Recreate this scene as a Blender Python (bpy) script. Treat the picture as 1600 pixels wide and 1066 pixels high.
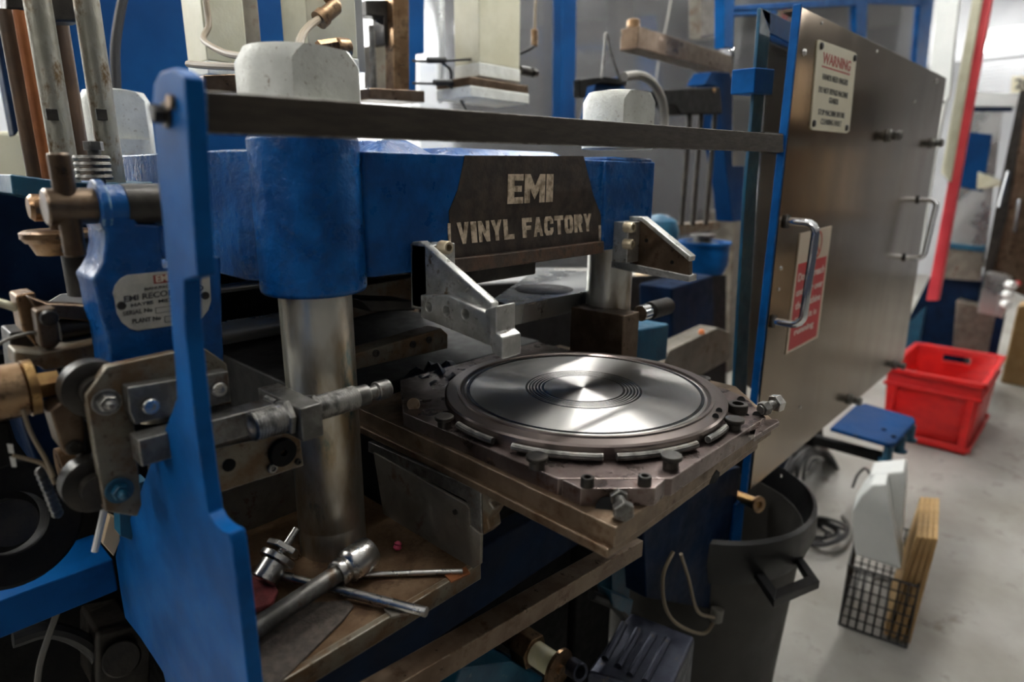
import bpy, bmesh, math, random
from mathutils import Vector, Matrix
random.seed(7)
for o in list(bpy.data.objects): bpy.data.objects.remove(o)
SC = bpy.context.scene
COL = SC.collection
V = Vector
# ---------------------------------------------------------------- camera
F = 980.0; H = 1.2
PITCH = math.atan(258/980.0); ROLL = math.radians(0.4); ALPHA = math.atan(950/1013.0)
fh = V((math.cos(ALPHA), math.sin(ALPHA), 0)); rt = V((math.sin(ALPHA), -math.cos(ALPHA), 0)); up = V((0, 0, 1))
FW = fh*math.cos(PITCH) - up*math.sin(PITCH)
_u = up*math.cos(PITCH) + fh*math.sin(PITCH)
RT = rt*math.cos(ROLL) + _u*math.sin(ROLL)
UP = -rt*math.sin(ROLL) + _u*math.cos(ROLL)
cd = bpy.data.cameras.new('camera'); cam = bpy.data.objects.new('camera', cd); COL.objects.link(cam)
cd.sensor_fit = 'HORIZONTAL'; cd.sensor_width = 36; cd.lens = F*36/1600
cd.clip_start = 0.02; cd.clip_end = 60
mw = Matrix((RT, UP, -FW)).transposed().to_4x4(); mw.translation = V((0, 0, H)); cam.matrix_world = mw
cd.dof.use_dof = True; cd.dof.focus_distance = 0.72; cd.dof.aperture_fstop = 3.2
SC.camera = cam
# ---------------------------------------------------------------- world, colour, exposure
SC.view_settings.view_transform = 'Standard'; SC.view_settings.look = 'None'
SC.view_settings.gamma = 1; SC.view_settings.use_curve_mapping = False
SC.view_settings.exposure = 0.78
w = bpy.data.worlds.new('world'); SC.world = w; w.use_nodes = True
w.node_tree.nodes['Background'].inputs[0].default_value = (0.80, 0.85, 1.0, 1)
w.node_tree.nodes['Background'].inputs[1].default_value = 0.03
TUBE_POWER = 60.0
# fluorescent battens on the ceiling, several added out of view to light the room: (x0, x1, y, z, power)
BATTENS = [(-3.2, -1.7, 0.6, 2.62, 1.3), (-1.4, 0.1, 2.3, 2.62, .5), (0.55, 2.05, 0.62, 2.62, 1.3), (2.6, 4.1, 2.1, 2.62, .9), (4.9, 6.4, 2.1, 2.62, .9),
           (4.6, 6.1, -1.6, 2.62, .7), (-1.8, -0.3, 4.14, 2.62, 2.4), (1.6, 3.1, 4.14, 2.62, 4.6), (4.0, 5.46, 4.14, 2.62, 4.6), (5.75, 7.2, 3.43, 2.62, 1.8)]

def P(px, py, X=None, Y=None, Z=None):
    """the point where the line of sight through a photo position meets a plane of the machine"""
    d = FW + RT*((px-800)/F) - UP*((py-533)/F)
    t = X/d.x if X is not None else (Y/d.y if Y is not None else (Z-H)/d.z)
    return V((0, 0, H)) + d*t
# ---------------------------------------------------------------- materials
def mat(name, c1, c2=None, metal=0.0, rough=0.5, scale=25, lo=.42, hi=.6, bump=0.0, bscale=180, c3=None, s3=60, t3=.66,
        rvar=.12, coat=0, aniso=0, emit=0, alpha=1, spec=None, stretch=None, wear=None, wr=.0016, wl=.42):
    m = bpy.data.materials.new(name); m.use_nodes = True
    nt = m.node_tree; N = nt.nodes; L = nt.links; b = N['Principled BSDF']
    def c4(c): return (c[0], c[1], c[2], 1)
    b.inputs['Metallic'].default_value = metal; b.inputs['Roughness'].default_value = rough
    if spec is not None: b.inputs['Specular IOR Level'].default_value = spec
    if coat: b.inputs['Coat Weight'].default_value = coat; b.inputs['Coat Roughness'].default_value = .15
    if emit:
        b.inputs['Emission Color'].default_value = c4(c1); b.inputs['Emission Strength'].default_value = emit
    b.inputs['Base Color'].default_value = c4(c1)
    if c2 is None and not bump: return m
    tc = N.new('ShaderNodeTexCoord'); src = tc.outputs['Object']
    if stretch:
        mp = N.new('ShaderNodeMapping'); mp.inputs['Scale'].default_value = stretch; L.new(src, mp.inputs[0]); src = mp.outputs[0]
    def noise(s, det=5, rg=.6):
        n = N.new('ShaderNodeTexNoise'); n.inputs['Scale'].default_value = s; n.inputs['Detail'].default_value = det
        n.inputs['Roughness'].default_value = rg; L.new(src, n.inputs['Vector']); return n.outputs['Fac']
    def ramp(f, a, z):
        r = N.new('ShaderNodeMapRange'); r.inputs[1].default_value = a; r.inputs[2].default_value = z; L.new(f, r.inputs[0]); return r.outputs[0]
    def mix(f, a, bb):
        x = N.new('ShaderNodeMix'); x.data_type = 'RGBA'; L.new(f, x.inputs[0])
        for s, v in ((6, a), (7, bb)):
            if isinstance(v, tuple): x.inputs[s].default_value = c4(v)
            else: L.new(v, x.inputs[s])
        return x.outputs[2]
    if c2 is not None:
        f = ramp(noise(scale), lo, hi); col = mix(f, c1, c2)
        if c3 is not None:
            f3 = ramp(noise(s3, 8, .68), t3-.04, t3+.07); col = mix(f3, col, c3)
        if wear is not None:
            ge = N.new('ShaderNodeNewGeometry'); bv = N.new('ShaderNodeBevel'); bv.samples = 4; bv.inputs[0].default_value = wr
            dt = N.new('ShaderNodeVectorMath'); dt.operation = 'DOT_PRODUCT'; L.new(bv.outputs[0], dt.inputs[0]); L.new(ge.outputs['Normal'], dt.inputs[1])
            fw_ = ramp(dt.outputs['Value'], .985, .90)
            mu = N.new('ShaderNodeMath'); mu.operation = 'MULTIPLY'; L.new(fw_, mu.inputs[0]); L.new(ramp(noise(90, 5), wl, wl+.12), mu.inputs[1])
            col = mix(mu.outputs[0], col, wear)
        L.new(col, b.inputs['Base Color'])
        if rvar:
            r = N.new('ShaderNodeMapRange'); r.inputs[1].default_value = .3; r.inputs[2].default_value = .7
            r.inputs[3].default_value = max(.03, rough-rvar); r.inputs[4].default_value = min(1, rough+rvar)
            L.new(noise(scale*1.7), r.inputs[0]); L.new(r.outputs[0], b.inputs['Roughness'])
    if bump:
        bp = N.new('ShaderNodeBump'); bp.inputs['Strength'].default_value = bump; bp.inputs['Distance'].default_value = .002
        L.new(noise(bscale, 4), bp.inputs['Height']); L.new(bp.outputs[0], b.inputs['Normal'])
    return m
TEAL = (.05, .30, .42)
M = dict(
 blue=mat('blue_paint', (.0005, .052, .19), (.001, .075, .26), rough=.5, scale=14, bump=.05, bscale=120, c3=(.10, .25, .30), s3=240, t3=.76, spec=.10, rvar=.06, wear=(.35, .36, .30), wr=.0012, wl=.52),
 cast=mat('blue_cast_paint', (.0005, .046, .18), (.001, .080, .28), rough=.30, scale=22, bump=1.0, bscale=85, c3=(.10, .34, .38), s3=150, t3=.74, spec=.38, rvar=.06, wear=(.45, .62, .60), wr=.0022, wl=.47),
 teal=mat('teal_paint', (.003, .05, .10), (.006, .08, .14), rough=.4, scale=20, bump=.1, c3=(.15, .2, .2), s3=90, t3=.68),
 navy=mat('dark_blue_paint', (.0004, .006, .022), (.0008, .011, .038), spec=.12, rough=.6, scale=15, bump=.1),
 skyblue=mat('bright_blue_panel', (.0006, .028, .105), (.001, .040, .14), rough=.55, scale=4, bump=.03, c3=(.03, .05, .03), s3=8, t3=.74, spec=.1),
 brown=mat('brown_bare_steel', (.095, .062, .040), (.14, .10, .068), metal=.85, rough=.36, scale=30, bump=.08, bscale=300, c3=(.07, .035, .018), s3=40, t3=.62, wear=(.45, .40, .33), wl=.46),
 bar=mat('dull_bar_steel', (.042, .034, .027), (.06, .049, .038), metal=.6, rough=.5, scale=30, bump=.04, stretch=(1, 6, 6), wear=(.5, .48, .44), wl=.40),
 mould=mat('mould_steel', (.13, .10, .092), (.20, .158, .148), metal=.95, rough=.33, scale=28, bump=.05, bscale=260, c3=(.10, .05, .03), s3=30, t3=.60, wear=(.62, .58, .54), wl=.38),
 mouldside=mat('mould_side_steel', (.15, .105, .068), (.21, .15, .10), metal=.8, rough=.42, scale=35, bump=.08, bscale=200, c3=(.09, .05, .025), s3=26, t3=.58, wear=(.6, .52, .42), wl=.40),
 steel=mat('bright_steel', (.44, .43, .41), (.52, .51, .49), metal=1, rough=.27, scale=20, rvar=.04),
 column=mat('column_steel', (.60, .59, .54), (.34, .26, .16), metal=.9, rough=.36, scale=14, lo=.44, hi=.62, bump=.04, c3=(.02, .10, .12), s3=18, t3=.60, stretch=(1, 1, .35), rvar=.06),
 castalu=mat('cast_aluminium', (.40, .40, .38), (.54, .54, .52), metal=.9, rough=.36, scale=45, bump=.4, bscale=260, c3=(.14, .10, .06), s3=60, t3=.60, wear=(.8, .8, .78), wl=.34),
 gray=mat('grey_oily_steel', (.10, .097, .09), (.18, .175, .165), metal=.8, rough=.42, scale=50, bump=.15, bscale=220, c3=(.10, .07, .05), s3=40, t3=.60, wear=(.6, .58, .54), wl=.40),
 rusty=mat('stained_plate_steel', (.17, .15, .115), (.13, .08, .04), metal=.6, rough=.48, scale=32, bump=.12, bscale=300, c3=(.06, .04, .025), s3=160, t3=.60, rvar=.08, wear=(.72, .70, .62), wl=.36),
 tray=mat('rusty_tray', (.10, .055, .025), (.16, .10, .055), metal=.5, rough=.5, scale=26, bump=.25, bscale=220, c3=(.07, .035, .016), s3=30, t3=.55),
 sheet=mat('grey_sheet', (.15, .135, .11), (.21, .19, .16), metal=.6, rough=.5, scale=20, bump=.08, c3=(.12, .07, .04), s3=30, t3=.60),
 dark=mat('black_oily_steel', (.018, .016, .014), (.04, .034, .028), metal=.5, rough=.42, scale=30, bump=.15),
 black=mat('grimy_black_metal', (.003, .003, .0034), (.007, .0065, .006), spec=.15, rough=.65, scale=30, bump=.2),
 sooty=mat('sooty_black_paint', (.020, .013, .009), (.050, .033, .023), rough=.62, scale=40, bump=.3, bscale=160, c3=(.12, .09, .07), s3=120, t3=.70),
 rustred=mat('rust_brown_edge', (.045, .028, .019), (.10, .05, .026), rough=.6, scale=22, bump=.6, bscale=160, c3=(.02, .014, .01), s3=50, t3=.57),
 cream=mat('cream_paint', (.50, .48, .34), (.58, .56, .42), rough=.5, scale=12, bump=.12, c3=(.30, .22, .12), s3=60, t3=.69),
 whitep=mat('dirty_white_paint', (.56, .57, .52), (.66, .67, .62), rough=.42, scale=25, bump=.35, bscale=170, c3=(.20, .15, .10), s3=190, t3=.63, wear=(.30, .22, .15), wl=.5),
 stain=mat('stainless_door', (.15, .105, .062), (.20, .145, .09), metal=.95, rough=.15, scale=5, bump=.02, rvar=.05, stretch=(1, 1, .35)),
 inox=mat('far_stainless', (.42, .43, .42), (.52, .53, .52), metal=.9, rough=.3, scale=4),
 chrome=mat('chrome', (.75, .76, .78), metal=1, rough=.08),
 palebrass=mat('pale_screw_steel', (.46, .38, .26), (.52, .45, .33), metal=.6, rough=.45, scale=60),
 brass=mat('brass', (.35, .22, .09), (.25, .14, .06), metal=.95, rough=.35, scale=40, bump=.1),
 bronze=mat('bronze', (.22, .13, .07), (.32, .21, .12), metal=.9, rough=.35, scale=30, bump=.1, c3=(.08, .05, .03), s3=40, t3=.58),
 copper=mat('orange_pipe', (.30, .10, .03), (.22, .07, .02), metal=.3, rough=.5, scale=20),
 brownpipe=mat('brown_pipe', (.06, .035, .02), (.09, .05, .025), metal=.3, rough=.5, scale=20),
 patina=mat('speckled_steel_rod', (.30, .29, .24), (.42, .40, .34), metal=.75, rough=.42, scale=50, bump=.25, bscale=300, c3=(.14, .09, .04), s3=55, t3=.56, stretch=(1, 1, .5)),
 silverlabel=mat('silver_label', (.42, .41, .36), (.52, .50, .44), metal=.4, rough=.45, scale=60, bump=.03, c3=(.25, .2, .12), s3=70, t3=.66),
 ink=mat('dark_ink', (.03, .03, .035)), redink=mat('red_ink', (.45, .05, .03)), dkred=mat('dark_red_ink', (.22, .015, .012)),
 whiteink=mat('white_ink', (.75, .68, .62)), stencil=mat('worn_stencil', (.66, .54, .40), (.28, .21, .14), rough=.7, scale=90, lo=.45, hi=.62, bump=.2),
 signcream=mat('cream_sign', (.72, .67, .49), (.78, .73, .56), rough=.45, scale=10), signwhite=mat('offwhite_sign', (.62, .52, .40), rough=.5),
 signred=mat('red_sign', (.48, .012, .018), rough=.45),
 redplastic=mat('red_plastic', (.52, .006, .008), (.62, .012, .010), rough=.38, scale=12, bump=.04, c3=(.12, .01, .01), s3=18, t3=.66, stretch=(1, 1, 3)),
 redpaint=mat('red_post', (.55, .03, .045), (.62, .05, .06), rough=.45, scale=8),
 pink=mat('faded_red', (.62, .16, .15), (.66, .2, .18), rough=.5, scale=8),
 white=mat('white_plastic', (.72, .74, .72), (.78, .79, .77), rough=.5, scale=8, bump=.04),
 wood=mat('pale_wood', (.52, .32, .12), (.62, .41, .18), rough=.55, scale=14, bump=.1, stretch=(6, 6, 1)),
 ply=mat('plywood_face', (.30, .17, .06), (.36, .22, .09), rough=.6, scale=14, bump=.1),
 rubber=mat('black_rubber', (.012, .012, .013), rough=.5), cable=mat('grey_cable', (.16, .15, .13), rough=.5),
 whitecable=mat('white_cable', (.55, .56, .55), rough=.45), beigecable=mat('beige_cable', (.20, .155, .10), rough=.5),
 bin=mat('dark_plastic_bin', (.003, .003, .0035), (.006, .006, .0065), rough=.38, spec=.35, scale=10, bump=.05), bingrey=mat('grey_bin_body', (.018, .016, .013), (.026, .023, .019), rough=.6, scale=5),
 concrete=mat('concrete', (.25, .235, .205), (.38, .37, .345), rough=.5, scale=2.2, lo=.35, hi=.65, bump=.15, bscale=60, c3=(.20, .185, .155), s3=9, t3=.60),
 wall=mat('grey_wall', (.68, .70, .73), (.74, .76, .79), rough=.7, scale=1.2), ceil=mat('white_ceiling', (.80, .81, .82), rough=.8),
 corrug=mat('grey_cladding', (.33, .34, .36), (.37, .38, .40), rough=.6, scale=3), motor=mat('blue_grey_motor', (.025, .028, .045), (.045, .05, .07), metal=.7, rough=.4, scale=25, bump=.15, c3=(.12, .09, .06), s3=40, t3=.64),
 yellowed=mat('yellowed_nylon', (.62, .58, .36), (.68, .64, .46), rough=.4, scale=50), rag=mat('red_rag', (.16, .03, .03), (.24, .05, .05), rough=.9, scale=80, bump=.6),
 pinkbit=mat('pink_plastic', (.45, .06, .12), (.35, .03, .07), rough=.5, scale=90), orangeb=mat('orange_box', (.55, .16, .05), rough=.6), tan=mat('tan_card', (.45, .34, .22), (.5, .39, .27), rough=.7, scale=4),
 grime=mat('gritty_mat', (.045, .035, .028), (.08, .062, .05), rough=.85, scale=120, bump=.6, bscale=500),
 tubelit=mat('lit_fluorescent_tube', (1, .98, .93), emit=TUBE_POWER),
)
def glass_mat():
    m = bpy.data.materials.new('perspex'); m.use_nodes = True; nt = m.node_tree; N = nt.nodes; L = nt.links
    N.remove(N['Principled BSDF']); tr = N.new('ShaderNodeBsdfTransparent'); tr.inputs[0].default_value = (.95, .96, .97, 1)
    gl = N.new('ShaderNodeBsdfGlossy'); gl.inputs[1].default_value = .06; fr = N.new('ShaderNodeFresnel'); fr.inputs[0].default_value = 1.5
    df = N.new('ShaderNodeBsdfDiffuse'); df.inputs[0].default_value = (.75, .76, .78, 1)
    m1 = N.new('ShaderNodeMixShader'); m1.inputs[0].default_value = .12; L.new(tr.outputs[0], m1.inputs[1]); L.new(df.outputs[0], m1.inputs[2])
    m2 = N.new('ShaderNodeMixShader'); L.new(fr.outputs[0], m2.inputs[0]); L.new(m1.outputs[0], m2.inputs[1]); L.new(gl.outputs[0], m2.inputs[2])
    L.new(m2.outputs[0], N['Material Output'].inputs[0]); return m
M['perspex'] = glass_mat()
def disc_mat(name, c, rough, an, groove):
    """turned metal: anisotropic around the disc's axis, with fine concentric grooves"""
    m = bpy.data.materials.new(name); m.use_nodes = True; nt = m.node_tree; N = nt.nodes; L = nt.links; b = N['Principled BSDF']
    b.inputs['Base Color'].default_value = (*c, 1); b.inputs['Metallic'].default_value = 1; b.inputs['Roughness'].default_value = rough
    b.inputs['Anisotropic'].default_value = an; b.inputs['Anisotropic Rotation'].default_value = .25
    tg = N.new('ShaderNodeTangent'); tg.direction_type = 'RADIAL'; tg.axis = 'Z'; L.new(tg.outputs[0], b.inputs['Tangent'])
    tc = N.new('ShaderNodeTexCoord'); sp = N.new('ShaderNodeVectorMath'); sp.operation = 'LENGTH'; L.new(tc.outputs['Object'], sp.inputs[0])
    wv = N.new('ShaderNodeTexNoise'); wv.noise_dimensions = '1D'; wv.inputs['Scale'].default_value = groove; wv.inputs['Detail'].default_value = 3
    L.new(sp.outputs['Value'], wv.inputs['W'])
    r = N.new('ShaderNodeMapRange'); r.inputs[1].default_value = .3; r.inputs[2].default_value = .7; r.inputs[3].default_value = rough-.03; r.inputs[4].default_value = rough+.03
    L.new(wv.outputs['Fac'], r.inputs[0]); L.new(r.outputs[0], b.inputs['Roughness'])
    return m
M['groove'] = disc_mat('stamper_grooves', (.58, .57, .55), .38, 1.0, 260)
M['label'] = disc_mat('stamper_label', (.50, .49, .48), .36, 1.0, 200)
M['land'] = disc_mat('stamper_land', (.10, .10, .105), .2, .7, 300)
M['ring'] = disc_mat('turned_ring', (.24, .20, .185), .30, .45, 240)
# ---------------------------------------------------------------- mesh building
class G:
    def __init__(s): s.bm = bmesh.new()
    def face(s, pts):
        return s.bm.faces.new([s.bm.verts.new(p) for p in pts])
    def prism(s, pts, vec):
        vec = V(vec); n = len(pts); a = [s.bm.verts.new(p) for p in pts]; b = [s.bm.verts.new(V(p)+vec) for p in pts]
        s.bm.faces.new(a); s.bm.faces.new(b[::-1])
        for i in range(n): s.bm.faces.new((a[i], b[i], b[(i+1) % n], a[(i+1) % n]))
        return s
    def box(s, x0, x1, y0, y1, z0, z1):
        return s.prism([(x0, y0, z0), (x1, y0, z0), (x1, y1, z0), (x0, y1, z0)], (0, 0, z1-z0))
    def slab(s, pix, d, X=None, Y=None, Z=None):
        pts = [P(*p, X=X, Y=Y, Z=Z) for p in pix]
        return s.prism(pts, (d, 0, 0) if X is not None else ((0, d, 0) if Y is not None else (0, 0, d)))
    def lathe(s, o, ax, prof, n=32, closed=False, ph=0):
        o = V(o); ax = V(ax).normalized(); t = ax.orthogonal().normalized() if abs(ax.z) < .99 else V((1, 0, 0)); b = ax.cross(t); rings = []
        for r, h in prof:
            if r < 1e-6: rings.append([s.bm.verts.new(o+ax*h)])
            else: rings.append([s.bm.verts.new(o+ax*h+(t*math.cos(ph+2*math.pi*i/n)+b*math.sin(ph+2*math.pi*i/n))*r) for i in range(n)])
        pr = list(zip(rings, rings[1:])) + ([(rings[-1], rings[0])] if closed else [])
        for A, B in pr:
            for i in range(n):
                j = (i+1) % n
                if len(A) == 1 and len(B) == 1: continue
                if len(A) == 1: s.bm.faces.new((A[0], B[i], B[j]))
                elif len(B) == 1: s.bm.faces.new((A[i], A[j], B[0]))
                else: s.bm.faces.new((A[i], A[j], B[j], B[i]))
        return s
    def cyl(s, a, b, r, r2=None, n=24, c=0, ph=0):
        a = V(a); b = V(b); h = (b-a).length; r2 = r if r2 is None else r2
        pr = [(0, 0), (r-c, 0)] + ([(r, c)] if c else []) + ([(r2, h-c)] if c else []) + [(r2-c, h), (0, h)]
        return s.lathe(a, b-a, pr, n, ph=ph)
    def tube(s, pts, r, n=8, sub=6, smooth=True):
        pts = [V(p) for p in pts]
        if smooth and len(pts) > 2:
            q = [2*pts[0]-pts[1]]+pts+[2*pts[-1]-pts[-2]]; out = []
            for i in range(1, len(q)-2):
                for k in range(sub):
                    t = k/sub; a, b_, c_, d_ = q[i-1:i+3]
                    out.append(.5*(2*b_+(c_-a)*t+(2*a-5*b_+4*c_-d_)*t*t+(3*b_-a-3*c_+d_)*t**3))
            pts = out+[pts[-1]]
        rings = []; nrm = None
        for i, p in enumerate(pts):
            tg = (pts[min(i+1, len(pts)-1)]-pts[max(i-1, 0)]).normalized()
            nrm = tg.orthogonal().normalized() if nrm is None else (nrm-tg*nrm.dot(tg)).normalized()
            bb = tg.cross(nrm)
            rings.append([s.bm.verts.new(p+(nrm*math.cos(2*math.pi*k/n)+bb*math.sin(2*math.pi*k/n))*r) for k in range(n)])
        for A, B in zip(rings, rings[1:]):
            for k in range(n): s.bm.faces.new((A[k], A[(k+1) % n], B[(k+1) % n], B[k]))
        s.bm.faces.new(rings[0][::-1]); s.bm.faces.new(rings[-1]); return s
WORLD = {}
def link(o, parent, c):
    COL.objects.link(o); WORLD[o.name] = V(c)
    if parent is not None: o.parent = parent; o.location = V(c)-WORLD[parent.name]
    else: o.location = V(c)
    return o
def tag(o, label=None, cat=None, group=None, kind=None):
    for k, v in (('label', label), ('category', cat), ('group', group), ('kind', kind)):
        if v: o[k] = v
    return o
def build(name, g, m, parent=None, bevel=0, seg=2, ang=35, origin=None):
    bmesh.ops.recalc_face_normals(g.bm, faces=g.bm.faces[:])
    vs = [v.co for v in g.bm.verts]
    lo = V([min(v[i] for v in vs) for i in range(3)]); hi = V([max(v[i] for v in vs) for i in range(3)])
    c = V(origin) if origin is not None else V(((lo.x+hi.x)/2, (lo.y+hi.y)/2, (lo.z+hi.z)/2))
    bmesh.ops.translate(g.bm, verts=g.bm.verts[:], vec=-c)
    me = bpy.data.meshes.new(name); g.bm.to_mesh(me); g.bm.free()
    me.polygons.foreach_set('use_smooth', [True]*len(me.polygons)); me.set_sharp_from_angle(angle=math.radians(ang))
    me.materials.append(M[m] if isinstance(m, str) else m)
    o = bpy.data.objects.new(name, me); link(o, parent, c)
    if bevel:
        b = o.modifiers.new('bevel', 'BEVEL'); b.width = bevel; b.segments = seg; b.limit_method = 'ANGLE'; b.angle_limit = math.radians(ang); b.harden_normals = True
    return o
def cut(o, g):
    """drill the shapes in g out of o"""
    bmesh.ops.recalc_face_normals(g.bm, faces=g.bm.faces[:])
    me = bpy.data.meshes.new('drill'); g.bm.to_mesh(me); g.bm.free(); t = bpy.data.objects.new('drill', me); COL.objects.link(t)
    w0 = WORLD[o.name]; t.location = (0, 0, 0)
    md = o.modifiers.new('drill', 'BOOLEAN'); md.operation = 'DIFFERENCE'; md.object = t; md.solver = 'EXACT'
    bpy.context.view_layer.update(); dg = bpy.context.evaluated_depsgraph_get()
    nm = bpy.data.meshes.new_from_object(o.evaluated_get(dg)); o.modifiers.clear(); o.data = nm
    nm.polygons.foreach_set('use_smooth', [True]*len(nm.polygons)); nm.set_sharp_from_angle(angle=math.radians(35))
    bpy.data.objects.remove(t); return o
def thing(name, label, cat, loc, group=None):
    o = bpy.data.objects.new(name, None); o.empty_display_size = .05; link(o, None, loc); return tag(o, label, cat, group)
def text(s, o, u, v, m, parent, name='lettering', bold=0, ext=.0004, sp=1.0):
    """letters set into the parallelogram that starts at o and spans u (reading direction) and v (upwards)"""
    c = bpy.data.curves.new('t', 'FONT'); c.body = s; c.size = 1; c.offset = bold; c.space_character = sp; c.resolution_u = 3
    t = bpy.data.objects.new('t', c); COL.objects.link(t); bpy.context.view_layer.update()
    me = bpy.data.meshes.new_from_object(t.evaluated_get(bpy.context.evaluated_depsgraph_get())); bpy.data.objects.remove(t)
    xs = [q.co.x for q in me.vertices]; ys = [q.co.y for q in me.vertices]; x0, x1, y0, y1 = min(xs), max(xs), min(ys), max(ys)
    o = V(o); u = V(u); v = V(v); n = u.cross(v).normalized(); g = G(); g.bm.from_mesh(me); bpy.data.meshes.remove(me)
    for q in g.bm.verts: q.co = o+u*((q.co.x-x0)/(x1-x0))+v*((q.co.y-y0)/(y1-y0))+n*ext
    r = bmesh.ops.extrude_face_region(g.bm, geom=g.bm.faces[:])
    for e in r['geom']:
        if isinstance(e, bmesh.types.BMVert): e.co -= n*ext*1.2
    return build(name, g, m, parent)
def dup(root, delta, label=None, group=None):
    r = root.copy(); COL.objects.link(r); r.location = root.location+V(delta); WORLD[r.name] = V(r.location)
    if label: r['label'] = label
    if group: r['group'] = group
    for ch in list(root.children):
        c = ch.copy(); COL.objects.link(c); c.parent = r
        for gc in ch.children:
            d = gc.copy(); COL.objects.link(d); d.parent = c
    return r
def hexbolt(parent, p, ax, r, h, m='gray', washer=True, name='hex_bolt'):
    p = V(p); ax = V(ax).normalized(); g = G()
    if washer: g.cyl(p, p+ax*h*.25, r*1.45, n=24)
    g.cyl(p+ax*h*.2, p+ax*h, r, n=6, c=r*.12); return build(name, g, m, parent, bevel=r*.05)
def stud(parent, p, ax, r, h, m='gray', name='hex_nut'):
    p = V(p); ax = V(ax).normalized(); g = G()
    g.cyl(p, p+ax*h*.2, r*1.5, n=28); g.cyl(p+ax*h*.15, p+ax*h*.7, r, n=6, c=r*.1)
    g.lathe(p+ax*h*.6, ax, [(r*.5, 0), (r*.5, h*.4), (r*.38, h*.55), (0, h*.62)], 20); return build(name, g, m, parent)
def socket(parent, p, ax, r, h, m='steel', name='socket_screw'):
    p = V(p); ax = V(ax).normalized()
    g = G().lathe(p, ax, [(0, 0), (r, 0), (r, h*.85), (r*.88, h), (r*.55, h), (r*.5, h*.45), (0, h*.4)], 20); return build(name, g, m, parent)
S2 = 2**-.5
# ================================================================ the room
tag(build('floor', G().box(-6, 11, -6, 9, -.06, 0), 'concrete'), kind='structure')
tag(build('wall_back', G().box(-6, 11, 6.2, 6.35, 0, 3.1), 'wall'), kind='structure')
tag(build('wall_right', G().box(9.5, 9.65, -6, 6.2, 0, 3.1), 'corrug'), kind='structure')
tag(build('ceiling', G().box(-6, 11, -6, 9, 3.05, 3.15), 'ceil'), kind='structure')
BL = ['lit fluorescent batten left of the press, out of the photo', 'lit fluorescent batten added out of view over the blue back cabinet', 'lit fluorescent batten directly over the record press head', 'lit fluorescent batten added out of view over the upper guard frame behind the door',
      'lit fluorescent batten added out of view over the far machine', 'lit fluorescent batten added out of view over the aisle and reflection rack', 'lit fluorescent batten added out of view by the back wall, leftmost of its row', 'lit fluorescent batten added out of view by the back wall, second of its row',
      'lit fluorescent batten seen beside the slim blue post at the top', 'lit fluorescent batten seen just above the grey gantry beam']
for i, (x0, x1, y, z, pw) in enumerate(BATTENS):
    t = thing('ceiling_light', BL[i], 'ceiling light', ((x0+x1)/2, y, z), 'fluorescent ceiling battens')
    build('batten', G().box(x0-.03, x1+.03, y-.025, y+.025, z+.03, z+.08), 'ceil', t)
    m = bpy.data.materials.new('lit_tube'); m.use_nodes = True; b = m.node_tree.nodes['Principled BSDF']
    b.inputs['Base Color'].default_value = (.9, .9, .9, 1); b.inputs['Emission Color'].default_value = (1, .985, .94, 1); b.inputs['Emission Strength'].default_value = TUBE_POWER*pw
    build('tube', G().cyl((x0, y, z), (x1, y, z), .026, n=10), m, t)
t = thing('ceiling_light', 'lit fluorescent batten across the aisle at the upper right edge', 'ceiling light', (6.8, 1.1, 2.2))
a = P(1520, 77, X=6.8); b = P(1690, 62, X=6.8); build('batten', G().box(6.78, 6.86, b.y, a.y, a.z+.05, a.z+.14), 'ceil', t); m = m.copy(); m.node_tree.nodes['Principled BSDF'].inputs['Emission Strength'].default_value = TUBE_POWER*.12; build('tube', G().cyl((6.8, b.y, a.z), (6.8, a.y, a.z), .035, n=10), m, t)
# ================================================================ the record press
press = thing('record_press', 'blue cast record press with four steel columns and a stencilled black head', 'press', (.58, .85, 0))
# machine base under the head
build('base', G().box(.20, .80, .60, 1.35, 0.0, .70), 'black', press, bevel=.006)
build('base_frame', G().box(.14, .95, .50, .53, .66, .75)  , 'navy', press, bevel=.003)
# head casting: outline seen from above
YF = .53; cx, cy = .318, .57; cx2, cy2 = .835, .57
out = [(P(943, 240, Y=YF).x, YF), ]
def arc(cx, cy, r, a0, a1, n=14): return [(cx+r*math.cos(math.radians(a0+(a1-a0)*i/n)), cy+r*math.sin(math.radians(a0+(a1-a0)*i/n))) for i in range(n+1)]
X43 = P(943, 240, Y=YF).x; X25 = P(1025, 240, Y=.525).x
out = [(X43, YF), (X43, .525), (X25, .525), (X25, 1.16), (.262, 1.16), (.262, .60)] + arc(cx, cy, .050, 165, 320) + [(.358, .533), (.364, YF)]
g = G().prism([(x, y, 1.100) for x, y in out], (0, 0, .122))
build('head', g, 'cast', press, bevel=.004, seg=3)
g = G().prism([(x, y, 1.087) for x, y in arc(cx, cy, .0515, 0, 352, 44)], (0, 0, .148)); build('column_boss', g, 'cast', press, bevel=.005, seg=3)
g = G().prism([(x, y, 1.096) for x, y in [(X43+.006, .527), (X25-.004, .527), (X25-.004, .62), (X43+.006, .62), (X43+.006, .575)]], (0, 0, .131)); build('column_boss', g, 'cast', press, bevel=.004)
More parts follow.
